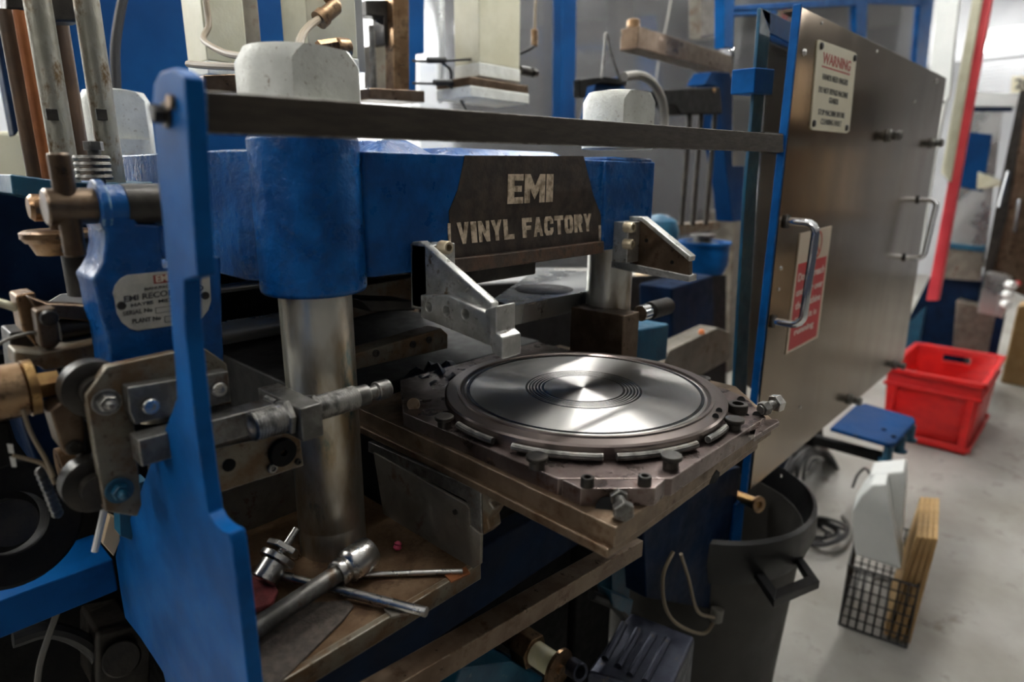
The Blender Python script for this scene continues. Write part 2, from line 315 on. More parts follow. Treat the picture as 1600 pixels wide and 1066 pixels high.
for (px0, px1, Yt, z1, dy) in ((592, 690, .62, 1.243, .16), (700, 905, .70, 1.240, .2)):     # raised pads cast on top of the head
    xa = P(px0, 230, Y=Yt).x; xb = P(px1, 230, Y=Yt).x
    g = G(); q = [(xa, Yt), (xb, Yt), (xb, Yt+dy), (xa, Yt+dy)]; q2 = [(xa+.03, Yt+.03), (xb-.03, Yt+.03), (xb-.03, Yt+dy-.03), (xa+.03, Yt+dy-.03)]
    a = [g.bm.verts.new((x, y, 1.221)) for x, y in q]; b = [g.bm.verts.new((x, y, z1)) for x, y in q2]
    g.bm.faces.new(a[::-1]); g.bm.faces.new(b)
    for i in range(4): g.bm.faces.new((a[i], a[(i+1) % 4], b[(i+1) % 4], b[i]))
    build('cast_pad', g, 'cast', press, bevel=.006, seg=3)
# sprayed black nameplate and the dirty plate along its lower edge
g = G().slab([(727, 243), (912, 244), (927, 305), (939, 336), (940, 384), (704, 411), (702, 330), (716, 296)], .0012, Y=YF-.0011)
tag(build('black_panel', g, 'sooty', press), 'black sprayed panel behind the stencilled words')
g = G(); z0 = P(705, 428, Y=.527).z; z1 = P(705, 404, Y=.527).z
g.box(P(701, 405, Y=.526).x, P(941, 385, Y=.526).x, .522, .60, z0, z1); build('lower_plate', g, 'rustred', press, bevel=.002)
zz = P(720, 445, Y=.56).z
build('upper_platen', G().box(P(735, 430, Y=.55).x, P(838, 430, Y=.55).x, .55, .90, zz, 1.10), 'dark', press, bevel=.003)
def pword(s, ll, lr, ul, Y, m, par, bold=.0, name='lettering'):
    a = P(*ll, Y=Y); b = P(*lr, Y=Y); c = P(*ul, Y=Y); return text(s, a, b-a, c-a, m, par, name, bold)
YT = YF-.0013
BLK = dict(E=[[(0,0),(1,0),(1,.22),(.42,.22),(.42,.4),(.9,.4),(.9,.6),(.42,.6),(.42,.78),(1,.78),(1,1),(0,1)]],
 M=[[(0,0),(.26,0),(.26,.5),(.5,.12),(.74,.5),(.74,0),(1,0),(1,1),(.74,1),(.5,.58),(.26,1),(0,1)]], I=[[(0,0),(1,0),(1,1),(0,1)]],
 V=[[(.36,0),(.64,0),(1,1),(.66,1),(.5,.42),(.34,1),(0,1)]], N=[[(0,0),(.3,0),(.3,.52),(.68,0),(1,0),(1,1),(.7,1),(.7,.48),(.32,1),(0,1)]],
 Y=[[(.33,0),(.67,0),(.67,.42),(1,1),(.66,1),(.5,.68),(.34,1),(0,1),(.33,.42)]], L=[[(0,0),(1,0),(1,.24),(.4,.24),(.4,1),(0,1)]],
 F=[[(0,0),(.4,0),(.4,.38),(.9,.38),(.9,.6),(.4,.6),(.4,.78),(1,.78),(1,1),(0,1)]], A=[[(0,0),(.3,0),(.36,.22),(.64,.22),(.7,0),(1,0),(.66,1),(.34,1)]],
 C=[[(.2,0),(.8,0),(1,.2),(1,.4),(.66,.4),(.66,.24),(.36,.24),(.36,.76),(.66,.76),(.66,.6),(1,.6),(1,.8),(.8,1),(.2,1),(0,.8),(0,.2)]],
 T=[[(.32,0),(.68,0),(.68,.76),(1,.76),(1,1),(0,1),(0,.76),(.32,.76)]], O=[[(.2,0),(.47,0),(.47,.24),(.36,.24),(.36,.76),(.47,.76),(.47,1),(.2,1),(0,.8),(0,.2)],[(.53,0),(.8,0),(1,.2),(1,.8),(.8,1),(.53,1),(.53,.76),(.64,.76),(.64,.24),(.53,.24)]],
 R=[[(0,0),(.36,0),(.36,.34),(.48,.34),(.66,0),(1,0),(.8,.42),(1,.56),(1,.84),(.84,1),(0,1)]])
def stencil(s, ll, lr, ul, Y, gap=.14):
    a = P(*ll, Y=Y); u = P(*lr, Y=Y)-a; v = P(*ul, Y=Y)-a; W_ = {'I': .42, ' ': .45, 'M': 1.2}; tot = sum(W_.get(c, .86)+gap for c in s)-gap; x = 0; g = G()
    for c in s:
        w_ = W_.get(c, .86)
        for poly in BLK.get(c, []): g.prism([a+u*((x+px*w_)/tot)+v*py for px, py in poly], (0, -.0005, 0))
        x += w_+gap
    return build('lettering', g, 'stencil', press)
stencil('EMI', (792.5, 319), (863, 315.5), (793.5, 272), YT, .08)
stencil('VINYL FACTORY', (716, 382), (924, 361), (713, 348), YT)
build('paint_streak', G().slab([(700, 349), (704, 349), (705, 382), (701, 383)], .001, Y=YT), 'stencil', press)
build('paint_streak', G().slab([(936, 352), (939, 352), (941, 388), (937, 390)], .001, Y=YF-.002), 'stencil', press)
# columns, nuts
for (x, y, zb) in ((cx, cy, .800), (cx2, cy2, .80), (cx, 1.12, .80), (cx2, 1.12, .80)):
    build('column', G().lathe((x, y, zb), (0, 0, 1), [(0, 0), (.0358, 0), (.0358, .03), (.0355, .031), (.0358, .032), (.0358, 1.10-zb), (0, 1.10-zb)], 48), 'column', press)
def column_nut(x, y, z0, r, flat, h=.094):
    g = G().lathe((x, y, z0), (0, 0, 1), [(0, 0), (r, 0), (r, h-.016), (r*.86, h-.003), (r*.5, h), (0, h)], 48)
    o = build('column_nut', g, 'whitep', press)
    g = G()
    for a in flat:
        d = V((math.cos(a), math.sin(a), 0)); t = V((-d.y, d.x, 0)); c = V((x, y, z0+.022))+d*r*.76
        g.prism([c-t*r, c+t*r, c+t*r+d*r*.6, c-t*r+d*r*.6], (0, 0, .12))
    cut(o, g); return o
a0 = math.radians(-84)
column_nut(cx, cy, 1.2365, .0545, [a0, a0+math.pi], P(478, 78, Y=cy).z-1.2365)
column_nut(cx2+.004, cy2, 1.241, .0535, [math.radians(-98), math.radians(82)], .082)
column_nut(cx+.008, 1.14, 1.228, .047, [math.radians(-90), math.radians(90)])
# side brackets bolted to the head
XB = P(643, 430, Y=.53).x
def side_bracket(X, prof, block, hook, holes, screws, tb, mp):
    br = build('side_bracket', G().slab(prof, .010, X=X), 'castalu', press, bevel=.0012)
    w0 = WORLD[br.name]
    b = build('bracket_block', G().slab(block, tb+.0065, X=X-.008), 'castalu', br, bevel=.0012)
    if holes:
        for ob in (b, br):
            g = G()
            for h in holes:
                c = P(*h, X=X-.008); g.lathe(c+V((-.001, 0, 0)), (1, 0, 0), [(0, 0), (.0062, 0), (.0044, .0045), (.0044, .0150), (0, .0160)], 20)
            cut(ob, g)
    if hook: build('hook', G().slab(hook, tb+.0085, X=X-.008), 'castalu', br, bevel=.0015)
    for s_ in screws: socket(br, P(*s_, Y=.505), (0, -1, 0), .0070, .012, 'palebrass')
    return br
side_bracket(XB, [(643, 378), (657, 377), (768, 474), (768, 500), (642, 482)],
             [(657, 461), (700, 462), (767, 492), (767, 541), (657, 496)],
             [(757, 484), (776, 478), (776, 520), (785, 528), (785, 562), (768, 551), (764, 524), (757, 520)],
             [(670, 480), (697, 486), (727, 491)], [(690, 386)], .017, False)
build('mount_foot', G().box(XB, XB+.040, .505, .531, P(650, 480, X=XB).z+.0, P(650, 379, X=XB).z-.002), 'castalu', press, bevel=.0012)
XC = P(958, 380, Y=.525).x
build('mount_foot', G().box(XC, XC+.035, .500, .526, P(958, 409, X=XC).z, P(958, 346, X=XC).z), 'castalu', press, bevel=.0012)
XD = XC+.030
rb = build('side_bracket', G().slab([(983, 340), (1000, 341), (1077, 403), (1077, 436), (983, 418)], .010, X=XD), 'brown', press, bevel=.001)
build('edge_strip', G().slab([(983, 338), (1003, 339), (1079, 401), (1077, 409), (1001, 345), (983, 345)], .016, X=XD-.002), 'castalu', rb, bevel=.001)
build('edge_strip', G().slab([(955, 408), (985, 412), (1077, 431), (1077, 441), (985, 425), (955, 418)], .022, X=XD-.004), 'castalu', rb, bevel=.001)
for q in ((977, 355), (976, 381)): socket(rb, P(*q, Y=.505), (0, -1, 0), .0075, .014, 'palebrass')
for q in ((1010, 376), (1050, 410)): build('drill_hole', G().cyl(P(*q, X=XD-.0005), P(*q, X=XD-.0005)+V((.002, 0, 0)), .003, n=12), 'black', rb)
# shiny platen in the daylight between the columns
zq = 1.02
build('rear_platen', G().slab([(770, 468), (838, 421), (942, 424), (915, 455), (800, 478)], -.03, Z=zq), 'inox', press, bevel=.001)
c = P(850, 452, Z=zq); build('rear_recess', G().lathe(c, (0, 0, 1), [(.048, 0), (.048, .0006), (.040, .0012), (.040, .0008), (0, .0008)], 40), 'dark', press)
# rail with sunk screws behind the left column
g = G().slab([(548, 555), (690, 513), (700, 522), (700, 545), (548, 580)], .03, Y=.66); rail = build('guide_rail', g, 'rusty', press, bevel=.002)
for q in ((587, 552), (645, 538), (670, 531)): socket(rail, P(*q, Y=.66), (0, -1, 0), .005, .002, 'dark')
build('cross_beam', G().slab([(545, 450), (660, 430), (660, 470), (545, 500)], .03, Y=.75), 'rusty', press, bevel=.002)
build('cross_beam', G().slab([(560, 468), (645, 470), (650, 485), (580, 488)], .05, Y=.66), 'dark', press, bevel=.002)
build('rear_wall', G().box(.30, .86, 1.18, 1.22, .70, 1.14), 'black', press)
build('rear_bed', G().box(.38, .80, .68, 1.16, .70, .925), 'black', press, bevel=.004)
build('dark_backing', G().slab([(552, 470), (740, 446), (1040, 430), (1135, 430), (1135, 700), (552, 700)], .03, Y=1.22), 'black', press)  # black sheet added to keep the gap under the head dark
# the right-hand column's clamp
q0 = P(975, 494, Y=.50); q1 = P(1000, 484, Y=.50)
cl = build('column_clamp', G().box(q0.x, q1.x, .50, .60, .90, q0.z), 'brown', press, bevel=.002)
a = P(1000, 490, Y=.515); g = G().cyl(a, a+V((.02, 0, 0)), .013, n=24).cyl(a+V((.02, 0, 0)), a+V((.028, 0, 0)), .010, n=24); build('collar', g, 'chrome', cl, bevel=.001)
g = G().cyl(a+V((.028, 0, 0)), a+V((.085, 0, 0)), .0145, n=24); build('stop_screw', g, 'dark', cl, bevel=.001)
build('cover', G().slab([(998, 515), (1046, 506), (1042, 562), (996, 575)], .06, Y=.58), 'teal', press, bevel=.004)
build('cover', G().slab([(1050, 450), (1115, 430), (1118, 560), (1050, 560)], .10, Y=.80), 'navy', press, bevel=.006)
g = G().slab([(1030, 585), (1046, 548), (1122, 512), (1142, 520), (1140, 562), (1050, 612)], .05, Y=.66); build('side_channel', g, 'sheet', press, bevel=.003)
# ================================================================ tray
ZT = .80
tray = thing('drip_tray', 'rusty steel tray with a grey side wall below the mould', 'tray', (.28, .53, ZT))
build('tray_floor', G().prism([(.155, .431, ZT-.016), (P(750, 880, Z=ZT).x, .427, ZT-.016), (.405, .70, ZT-.016), (.155, .70, ZT-.016)], (0, 0, .016)), 'tray', tray, bevel=.0015)
build('front_lip', G().box(.155, P(750, 880, Z=ZT).x, .4240, .4315, ZT-.019, ZT+.0012), 'rusty', tray, bevel=.0008)
XW = .394
build('side_wall', G().slab([(583, 707), (726, 788), (733, 796), (734, 822), (751, 836), (750, 882), (735, 892), (600, 812)], .004, X=XW), 'sheet', tray, bevel=.0008)
build('back_wall', G().box(.17, .39, .665, .668, ZT, .90), 'sheet', tray)
build('wall_strip', G().slab([(575, 690), (751, 768), (753, 836), (733, 824), (733, 790), (726, 781), (575, 706)], .012, X=XW+.002), 'gray', tray, bevel=.001)
a = P(752, 770, X=XW+.002)
bk = G().slab([(751, 766), (768, 768), (765, 786), (772, 796), (762, 812), (765, 828), (753, 838)], .018, X=XW+.004); build('broken_end', bk, 'rusty', tray, bevel=.002)
build('bolt_head', G().cyl(P(712, 800, X=XW), P(712, 800, X=XW)+V((-.002, 0, 0)), .003, n=12), 'dark', tray)
# ================================================================ lower mould
MC = V((.609, .450, 0)); ZM = .935
mould = thing('record_mould', 'brown steel mould block carrying a shiny grooved record stamper', 'mould', (MC.x, MC.y, .895))
octo = [(.410, .556), (.407, .3232), (.479, .2487), (.690, .2476), P(1163, 619, Z=ZM).xy[:], P(1132, 607, Z=ZM).xy[:], (.76, .655), (.48, .655)]
octo = [(p[0], p[1]) for p in octo]
build('top_plate', G().prism([(x, y, .917) for x, y in octo], (0, 0, ZM-.917)), 'mould', mould, bevel=.0012)
cN = P(962, 825, Z=.9185); cB = P(960, 868, Y=cN.y)
build('base_plate', G().prism([(x, y, .899) for x, y in [(cN.x, cN.y), (.73, cN.y), (.82, .34), (.82, .656), (.405, .656), (.405, .55)]], (0, 0, .0195)), 'mouldside', mould, bevel=.0012)
build('base_lip', G().prism([(x, y, .890) for x, y in [(cN.x-.006, cN.y+.002), (cN.x+.3, cN.y+.002), (.80, .40), (.80, .656), (.398, .656), (.398, .5)]], (0, 0, .010)), 'mouldside', mould, bevel=.002)
# corner clamp block
zb = ZM+.0006
blk = [P(*q, Z=zb) for q in ((878, 749), (1040, 748.5), (1024, 763), (908, 763.5))]
cb = build('corner_block', G().prism(blk, (0, 0, -.0175)), 'mould', mould, bevel=.001)
for q in ((917.5, 759), (1007, 757)): socket(cb, P(*q, Z=zb), (0, 0, 1), .0062, .0085, 'dark')
D = V((-S2, -S2, 0)); a = P(966, 776, Z=.927)
hexbolt(cb, a-D*.004, D, .0088, .010, 'gray', False, 'lock_nut')
build('bolt_shank', G().cyl(a, a+D*.018, .0052, n=16), 'gray', cb)
b_ = a+D*.016+V((0, 0, -.001)); hexbolt(cb, b_, D, .0098, .011, 'gray', False)
build('bolt_hole', G().cyl(P(948, 795, Z=.9190), P(948, 795, Z=.9193), .010, n=20), 'black', cb)
# right-hand corner
hole = P(1118, 746, Y=.2475)
build('key_hole', G().slab([(1112, 745), (1119, 734), (1124, 738), (1123, 745), (1117, 755), (1108, 756)], -.0006, Y=.2475), 'black', mould)
rs = P(1199, 648, Z=.934)
build('stop_bracket', G().slab([(1178, 683), (1218, 659), (1214, 655), (1196, 655), (1182, 664)], -.006, Z=.928), 'mould', mould, bevel=.0008)
D2 = V((.80, -.25, .12)).normalized(); a = P(1188, 641, Z=.942); hexbolt(mould, a, D2, .0085, .012, 'gray', False); build('bolt_shank', G().cyl(a, a+D2*.022, .0055, n=16), 'gray', mould)
hexbolt(mould, a+D2*.020, D2, .0108, .012, 'steel', False)
build('guide_bush', G().lathe(P(1152, 643, Z=ZM), (0, 0, 1), [(.0115, 0), (.0115, .009), (.0105, .010), (.0065, .010), (.0065, .002), (0, .002)], 24), 'dark', mould)
for q, r in (((1158, 625), .0045), ((1182, 649), .0045), ((1168, 649), .0018)): build('dowel_hole', G().cyl(P(*q, Z=ZM), P(*q, Z=ZM+.0005), r, n=16), 'black', mould)
for q in ((646, 632), ): build('dowel_pin', G().cyl(P(*q, Z=ZM), P(*q, Z=ZM+.005), .008, n=20), 'mouldside', mould, bevel=.001)
# round die: ring, seat, stamper
RC = V((.588, .432, 0)); RR = .168
die = build('die_ring', G().lathe((RC.x, RC.y, ZM), (0, 0, 1), [(0, 0), (RR-.003, 0), (RR-.003, .005), (RR, .0065), (RR, .0132), (RR-.002, .0152), (RR-.015, .0160), (RR-.0155, .0178), (RR-.0185, .0180), (RR-.0205, .0160), (RR-.0235, .0145), (0, .0145)], 128), 'ring', mould, origin=(RC.x, RC.y, ZM))
SR = RR-.0235
st = build('stamper', G().lathe((RC.x, RC.y, ZM+.0145), (0, 0, 1), [(0, 0), (SR, 0), (SR, .0012), (SR-.004, .0015), (SR-.007, .0012)] + [(SR-.007-k*.0036, .0012) for k in range(1, 18)] + [(.0705, .0012), (.0705, .001), (0, .001)], 128), 'groove', mould, origin=(RC.x, RC.y, ZM+.02))
zs = ZM+.0145
lb = build('label_face', G().lathe((RC.x, RC.y, zs+.0010), (0, 0, 1), [(.0705, 0), (.0705, .0002), (0, .0002)], 96), 'land', st, origin=(RC.x, RC.y, zs+.001))
build('label_face', G().lathe((RC.x, RC.y, zs+.0013), (0, 0, 1), [(.0476, -.0002), (.0476, .0003), (.0466, .0005), (.002, .0005), (0, .0010)], 96), 'label', st, origin=(RC.x, RC.y, zs+.0013))
for r_ in (.0515, .0555, .0595, .0635, .067):
    build('run_out_ring', G().lathe((RC.x, RC.y, zs+.0012), (0, 0, 1), [(r_-.0007, 0), (r_-.0004, .0004), (r_+.0004, .0004), (r_+.0007, 0)], 96, closed=True), 'groove', st, origin=(RC.x, RC.y, zs+.0012))
build('land_ring', G().lathe((RC.x, RC.y, zs+.0012), (0, 0, 1), [(SR-.0065, 0), (SR-.0065, .0006), (SR-.0025, .0007), (SR-.0025, 0)], 128, closed=True), 'land', st, origin=(RC.x, RC.y, zs))
for q in ((1123.5, 642), (1118, 651)): build('screw_hole', G().cyl(P(*q, Z=ZM+.0155), P(*q, Z=ZM+.0166), .0035, n=14), 'black', mould)
# clamping wires in arcs and the flat-headed pins that hold them
def arc_bar(a0, a1, r, z):
    g = G(); n = 12; pts = [(RC.x+r*math.cos(math.radians(a0+(a1-a0)*i/n)), RC.y+r*math.sin(math.radians(a0+(a1-a0)*i/n)), z) for i in range(n+1)]
    g.tube(pts, .0038, 10, smooth=False); build('clamp_bar', g, 'gray', mould)
def ang(q): p = P(*q, Z=ZM+.005); return math.degrees(math.atan2(p.y-RC.y, p.x-RC.x)) % 360
RB = RR+.0045
for qa, qb in (((702, 668), (760, 695)), ((790, 706), (944, 721)), ((967, 721), (1100, 700)), ((1112, 690), (1130, 668))):
    aa, ab = ang(qa), ang(qb); arc_bar(aa, ab, RB, ZM+.0055)
for q in ((694, 651), (839, 713), (1049, 712), (1148, 655)):
    a = P(q[0], q[1], Z=ZM+.0115); build('flat_pin', G().cyl((a.x, a.y, ZM), (a.x, a.y, ZM+.009), .0075, n=24).cyl((a.x, a.y, ZM+.008), (a.x, a.y, ZM+.0125), .0105, n=28, c=.0008), 'dark', mould)
a = P(1098, 590, Z=ZM+.012); build('flat_pin', G().cyl((a.x, a.y, ZM), (a.x, a.y, ZM+.012), .010, n=24), 'dark', mould)
# ================================================================ sliding guard: end plate, rails, door
XP = .148
post = thing('guard_end_plate', 'tall bright blue steel end plate of the guard, nearest the camera', 'guard', (XP, .45, .75))
ridge = [(288, 120), (292, 180), (296, 250), (305, 380), (309, 432), (287, 439), (288, 480), (289, 513), (294, 560), (304, 652), (317, 753), (325, 803), (333, 818), (345, 828), (357, 834), (361, 850), (374, 950), (387, 1066), (394, 1120)]
back = [(270, 1120), (255, 1052), (219, 997), (195, 966), (187, 919), (180, 869), (187, 838), (206, 803), (218, 770), (238, 715), (266, 649), (276, 622), (273, 570), (268, 520), (263, 452), (252, 330), (245, 270), (237, 165), (240, 130), (250, 112), (270, 106)]
build('plate', G().slab(ridge+back, .0115, X=XP), 'blue', post, bevel=.0015, seg=3)
pb = P(262, 180, X=XP); hexbolt(post, pb, (-1, 0, 0), .0052, .009, 'dark', True)
build('brass_washer', G().cyl(P(271, 160, X=XP), P(271, 160, X=XP)+V((-.003, 0, 0)), .0042, n=20), 'bronze', post)
hexbolt(post, P(250, 172, X=XP), (-1, 0, 0), .0034, .006, 'dark', False)
c0 = P(177, 873, X=XP); 
build('side_arm', G().box(-.42, XP-.0005, c0.y, c0.y+.075, c0.z-.042, c0.z), 'blue', post, bevel=.002)
YG = .40
b0 = P(322, 142, Y=YG); b1 = P(322, 209, Y=YG); b2 = P(1224, 210, Y=YG); b3 = P(1224, 238, Y=YG)
tr = thing('top_guard_bar', 'long flat dark steel bar across the front of the press head', 'guard rail', (.6, YG, b1.z))
build('bar', G().prism([b0, b2, b3, b1], (0, .006, 0)), 'bar', tr, bevel=.0006)
build('end_tab', G().slab([(1195, 206), (1226, 209), (1226, 240), (1195, 237)], .008, Y=YG+.006), 'dark', tr)
r0 = P(560, 1066, Y=.41); r1 = P(950, 850, Y=.41)
dx = (r1-r0); r0 = r0-dx*.6; r1 = r1+dx*.12
zr = (r0.z+r1.z)/2
g = G().prism([r0, r0+V((0, -.026, 0)), r0+V((0, -.026, -.024)), r0+V((0, 0, -.024))], r1-r0)
lr_ = build('bottom_guard_rail', g, 'brown', None, bevel=.001); tag(lr_, 'brown rusty square rail running below the tray and mould', 'guard rail')
# door
door = thing('guard_door', 'large brown-tinted stainless sliding guard door with two chrome handles', 'door', (1.6, YG, .64))
dA, dB, dC, dD = P(1253, 11, Y=YG), P(1479, 122, Y=YG), P(1412, 563, Y=YG), P(1173, 765, Y=YG)
build('panel', G().prism([dA, dB, dC, dD], (0, .004, 0)), 'stain', door, bevel=.0006)
xl = dA.x-.0005
g = G().box(xl-.005, xl, YG-.001, YG+.012, dD.z+.0, dA.z+.004); build('end_angle', g, 'blue', door, bevel=.001)
g = G().box(xl, dB.x, YG+.004, YG+.028, dA.z-.004, dA.z).box(dB.x-.01, dB.x, YG+.004, YG+.028, dC.z, dB.z); build('rim', g, 'brown', door)
def u_handle(pa, pb, out, r):
    a = P(*pa, Y=YG); b = P(*pb, Y=YG); n = V((0, -1, 0)); k = out*.35
    pts = [a, a+n*(out-k)] + [a+n*(out-k)+n*k*math.sin(t)+(b-a).normalized()*k*(1-math.cos(t)) for t in (.4, .8, 1.2, 1.57)]
    pts += [b+n*(out-k)+n*k*math.sin(t)+(a-b).normalized()*k*(1-math.cos(t)) for t in (1.57, 1.2, .8, .4)] + [b+n*(out-k), b]
    h = build('handle', G().tube(pts, r, 14, smooth=False), 'chrome', door)
    for p in (a, b): build('rose', G().cyl(p, p+n*.004, r*1.7, n=20), 'dark', h)
u_handle((1228, 346), (1207, 502), .050, .0068)
u_handle((1434, 312), (1413, 402), .046, .0068)
for q, r in (((1256, 82), .006), ((1284, 36), .003), ((1370, 80), .003), ((1220, 419), .004), ((1217, 452), .003), ((1429, 158), .004), ((1463, 127), .006), ((1220, 744), .004), ((1250, 636), .003), ((1474, 160), .005)):
    p = P(*q, Y=YG); build('screw_head', G().lathe(p, (0, -1, 0), [(0, 0), (r, 0), (r*.8, r*.5), (0, r*.7)], 14), 'steel', door)
for q in ((1387, 212), (1455, 224), (1327, 624), (1398, 570)):
    p = P(*q, Y=YG); build('knob', G().lathe(p, (0, -1, 0), [(0, 0), (.014, 0), (.014, .006), (.009, .008), (.009, .018), (.012, .020), (.010, .028), (0, .030)], 20), 'gray', door)
build('handle_screw', G().cyl(P(1216.5, 547, Y=.26), P(1216.5, 547, Y=.26)+V((0, -.0, .001)), .001), 'steel', door) if False else None
# warning sign and red notice screwed to the door
ws = thing('warning_sign', 'cream WARNING sign with red heading screwed to the top of the guard door', 'sign', P(1300, 130, Y=YG))
YS = YG-.002
build('plate', G().slab([(1281, 62), (1336, 82), (1339, 86), (1327, 205), (1323, 208), (1270, 203), (1267, 199), (1278, 63)], .002, Y=YS), 'signcream', ws)
YS2 = YS-.0002
def srow(s, x0, x1, yb0, yb1, h, m, par, Y, bold=.0): pword(s, (x0, yb0), (x1, yb1), (x0+h*.11, yb0-h), Y, m, par, bold)
srow('WARNING', 1285, 1328, 99, 112, 18, 'redink', ws, YS2, .012)
build('underline', G().slab([(1284.5, 102), (1328, 115.5), (1327.6, 118), (1284.3, 104.5)], .0004, Y=YS2), 'redink', ws)
srow('HANDS NEED FINGERS', 1285, 1324, 124, 134, 9.5, 'ink', ws, YS2, .0)
srow('DO NOT BYPASS MACHINE', 1279, 1324, 144, 154, 9.5, 'ink', ws, YS2, .0)
srow('GUARDS', 1295, 1309, 161, 164, 9, 'ink', ws, YS2, .0)
srow('STOP MACHINE BEFORE', 1278, 1319, 179, 185, 9, 'ink', ws, YS2, .0)
srow('CLEARING FAULT', 1282, 1314, 194, 198, 9, 'ink', ws, YS2, .0)
for q in ((1283, 72), (1335, 91), (1271, 193), (1322, 200)):
    p = P(*q, Y=YS); build('screw_head', G().lathe(p, (0, -1, 0), [(0, 0), (.006, 0), (.005, .003), (0, .004)], 14), 'dark', ws)
rs_ = thing('red_notice', 'red and white notice with pale lettering behind the nearer chrome handle', 'sign', P(1263, 450, Y=YG))
build('card', G().slab([(1251, 365), (1300, 353), (1278, 527), (1228, 554)], .0015, Y=YG-.0016), 'signwhite', rs_)
build('red_field', G().slab([(1247.5, 413), (1292, 400), (1275.5, 525), (1231.5, 549)], .0005, Y=YG-.0019), 'signred', rs_)
p = P(1277, 382, Y=YG-.0019)
g = G().lathe(p, (0, -1, 0), [(.022, 0), (.026, 0), (.026, .0005), (.022, .0005)], 32, closed=True); g.prism([p+V((-.017, 0, .014)), p+V((-.014, 0, .017)), p+V((.017, 0, -.014)), p+V((.014, 0, -.017))], (0, -.0004, 0)); build('prohibition_ring', g, 'redink', rs_)
for s, x0, x1, y0, y1, h in (('Do not reach', 1246.5, 1287, 441, 425, 13), ('under or over', 1243.5, 1284.5, 464, 447, 12), ('the machine', 1242, 1281, 485, 468, 12), ('while it is', 1241.5, 1275, 504, 490, 10), ('running', 1240, 1270, 528, 513, 13)):
    pword(s, (x0, y0), (x1, y1), (x0+h*.12, y0-h), YG-.0022, 'whiteink', rs_, .015)
# fixed clear screen beside the door
scr = thing('fixed_screen', 'clear perspex screen in a teal and blue frame left of the guard door', 'screen', (1.1, .47, .7))
YP = .47
build('post', G().slab([(1189, 12), (1204, 18), (1203, 60), (1190, 200), (1183, 300), (1168, 560), (1166, 640), (1146, 640), (1151, 540), (1165, 300), (1175, 190)], .006, Y=YP), 'teal', scr, bevel=.001)
build('top_rail', G().slab([(1189, 12), (1262, 47), (1262, 80), (1203, 52)], .006, Y=YP), 'blue', scr, bevel=.001)
build('lock_box', G().slab([(1181, 105), (1211, 108), (1207, 148), (1178, 145)], .04, Y=YP-.012), 'blue', scr, bevel=.002)
build('pane', G().slab([(1203, 50), (1262, 80), (1215, 640), (1165, 600)], .003, Y=YP+.012), 'perspex', scr)
# ================================================================ left side: pivot bracket with the maker's plate
YB = .575
pv = thing('pivot_bracket', 'blue cast pivot bracket carrying the silver maker plate', 'bracket', P(250, 560, Y=YB))
g = G().slab([(158, 318), (213, 316), (214, 350), (250, 352), (255, 420), (345, 400), (348, 500), (352, 600), (175, 610), (171, 560), (166, 520), (156, 492), (149, 452), (143, 436), (152, 424), (161, 408), (165, 385), (164, 362), (158, 350)], .05, Y=YB)
build('bracket_plate', g, 'cast', pv, bevel=.0025, seg=3)
a = P(150, 322, Y=YB+.014); b = P(213, 321, Y=YB+.014)
build('pivot_boss', G().cyl(a, b, .0165, n=40, c=.001), 'cast', pv, bevel=.0012)
build('boss_flange', G().cyl(a+V((-.001, 0, 0)), a+V((.006, 0, 0)), .0205, n=40, c=.001), 'cast', pv)
build('bare_shaft', G().cyl(b-V((.01, 0, 0)), b+V((.03, 0, 0)), .0175, n=32), 'dark', pv)
pin = thing('pivot_pin', 'brown steel pin with a long round crossbar through it', 'pin', a)
build('pin', G().cyl(a+V((-.034, 0, 0)), a+V((.004, 0, 0)), .0140, n=32, c=.0015), 'brown', pin)
c = a+V((-.020, -.004, 0)); zt = P(116, 240, Y=c.y-.001).z; zb_ = P(131, 400, Y=c.y).z
build('crossbar', G().cyl((c.x, c.y, zb_), (c.x, c.y, zt), .0076, n=24, c=.001), 'brown', pin)
# maker's plate
YM = YB-.0012
g = G().slab([(199, 430), (262, 424), (327, 414), (330, 470), (326, 484), (315, 499), (300, 505), (215, 517), (203, 514), (191, 504), (183, 490), (180, 470), (177, 458), (180, 446), (188, 436)], .0012, Y=YM)
mp = build('maker_plate', g, 'silverlabel', pv, bevel=.0003)
YM2 = YM-.0002
g = G().slab([(239, 430.5), (268, 427.5), (268.5, 441), (240.5, 444)], .0003, Y=YM2); build('logo_field', g, 'dkred', mp)
pword('EMI', (244, 441.5), (266, 438.5), (243, 431), YM2-.0002, 'signwhite', mp, .03)
for s, ll, lr, h in (('MANUFACTURED BY', (226, 454.5), (300, 445), 4.8), ('EMI RECORDS LTD', (194, 472.5), (318, 454), 9.5), ('HAYES  MIDDLESEX', (205, 480), (306, 465), 5.5), ('SERIAL No', (192, 494), (238, 487), 7), ('PLANT No', (207, 506), (251, 500), 7)):
    pword(s, ll, lr, (ll[0]-h*.05, ll[1]-h), YM2, 'ink', mp, .012)
for q in (((243, 481.5), (300, 474), (301, 481), (244, 490)), ((257, 495), (300, 490), (301, 498), (258, 504))):
    g = G(); pts = [P(*k, Y=YM2) for k in q]
    for i in range(4): g.tube([pts[i], pts[(i+1) % 4]], .00025, 4)
    build('number_box', g, 'ink', mp)
for q in ((190, 478), (321, 462)):
    p = P(*q, Y=YM); o = build('plate_screw', G().lathe(p, (0, -1, 0), [(0, 0), (.0036, 0), (.003, .0014), (0, .002)], 16), 'dark', mp)
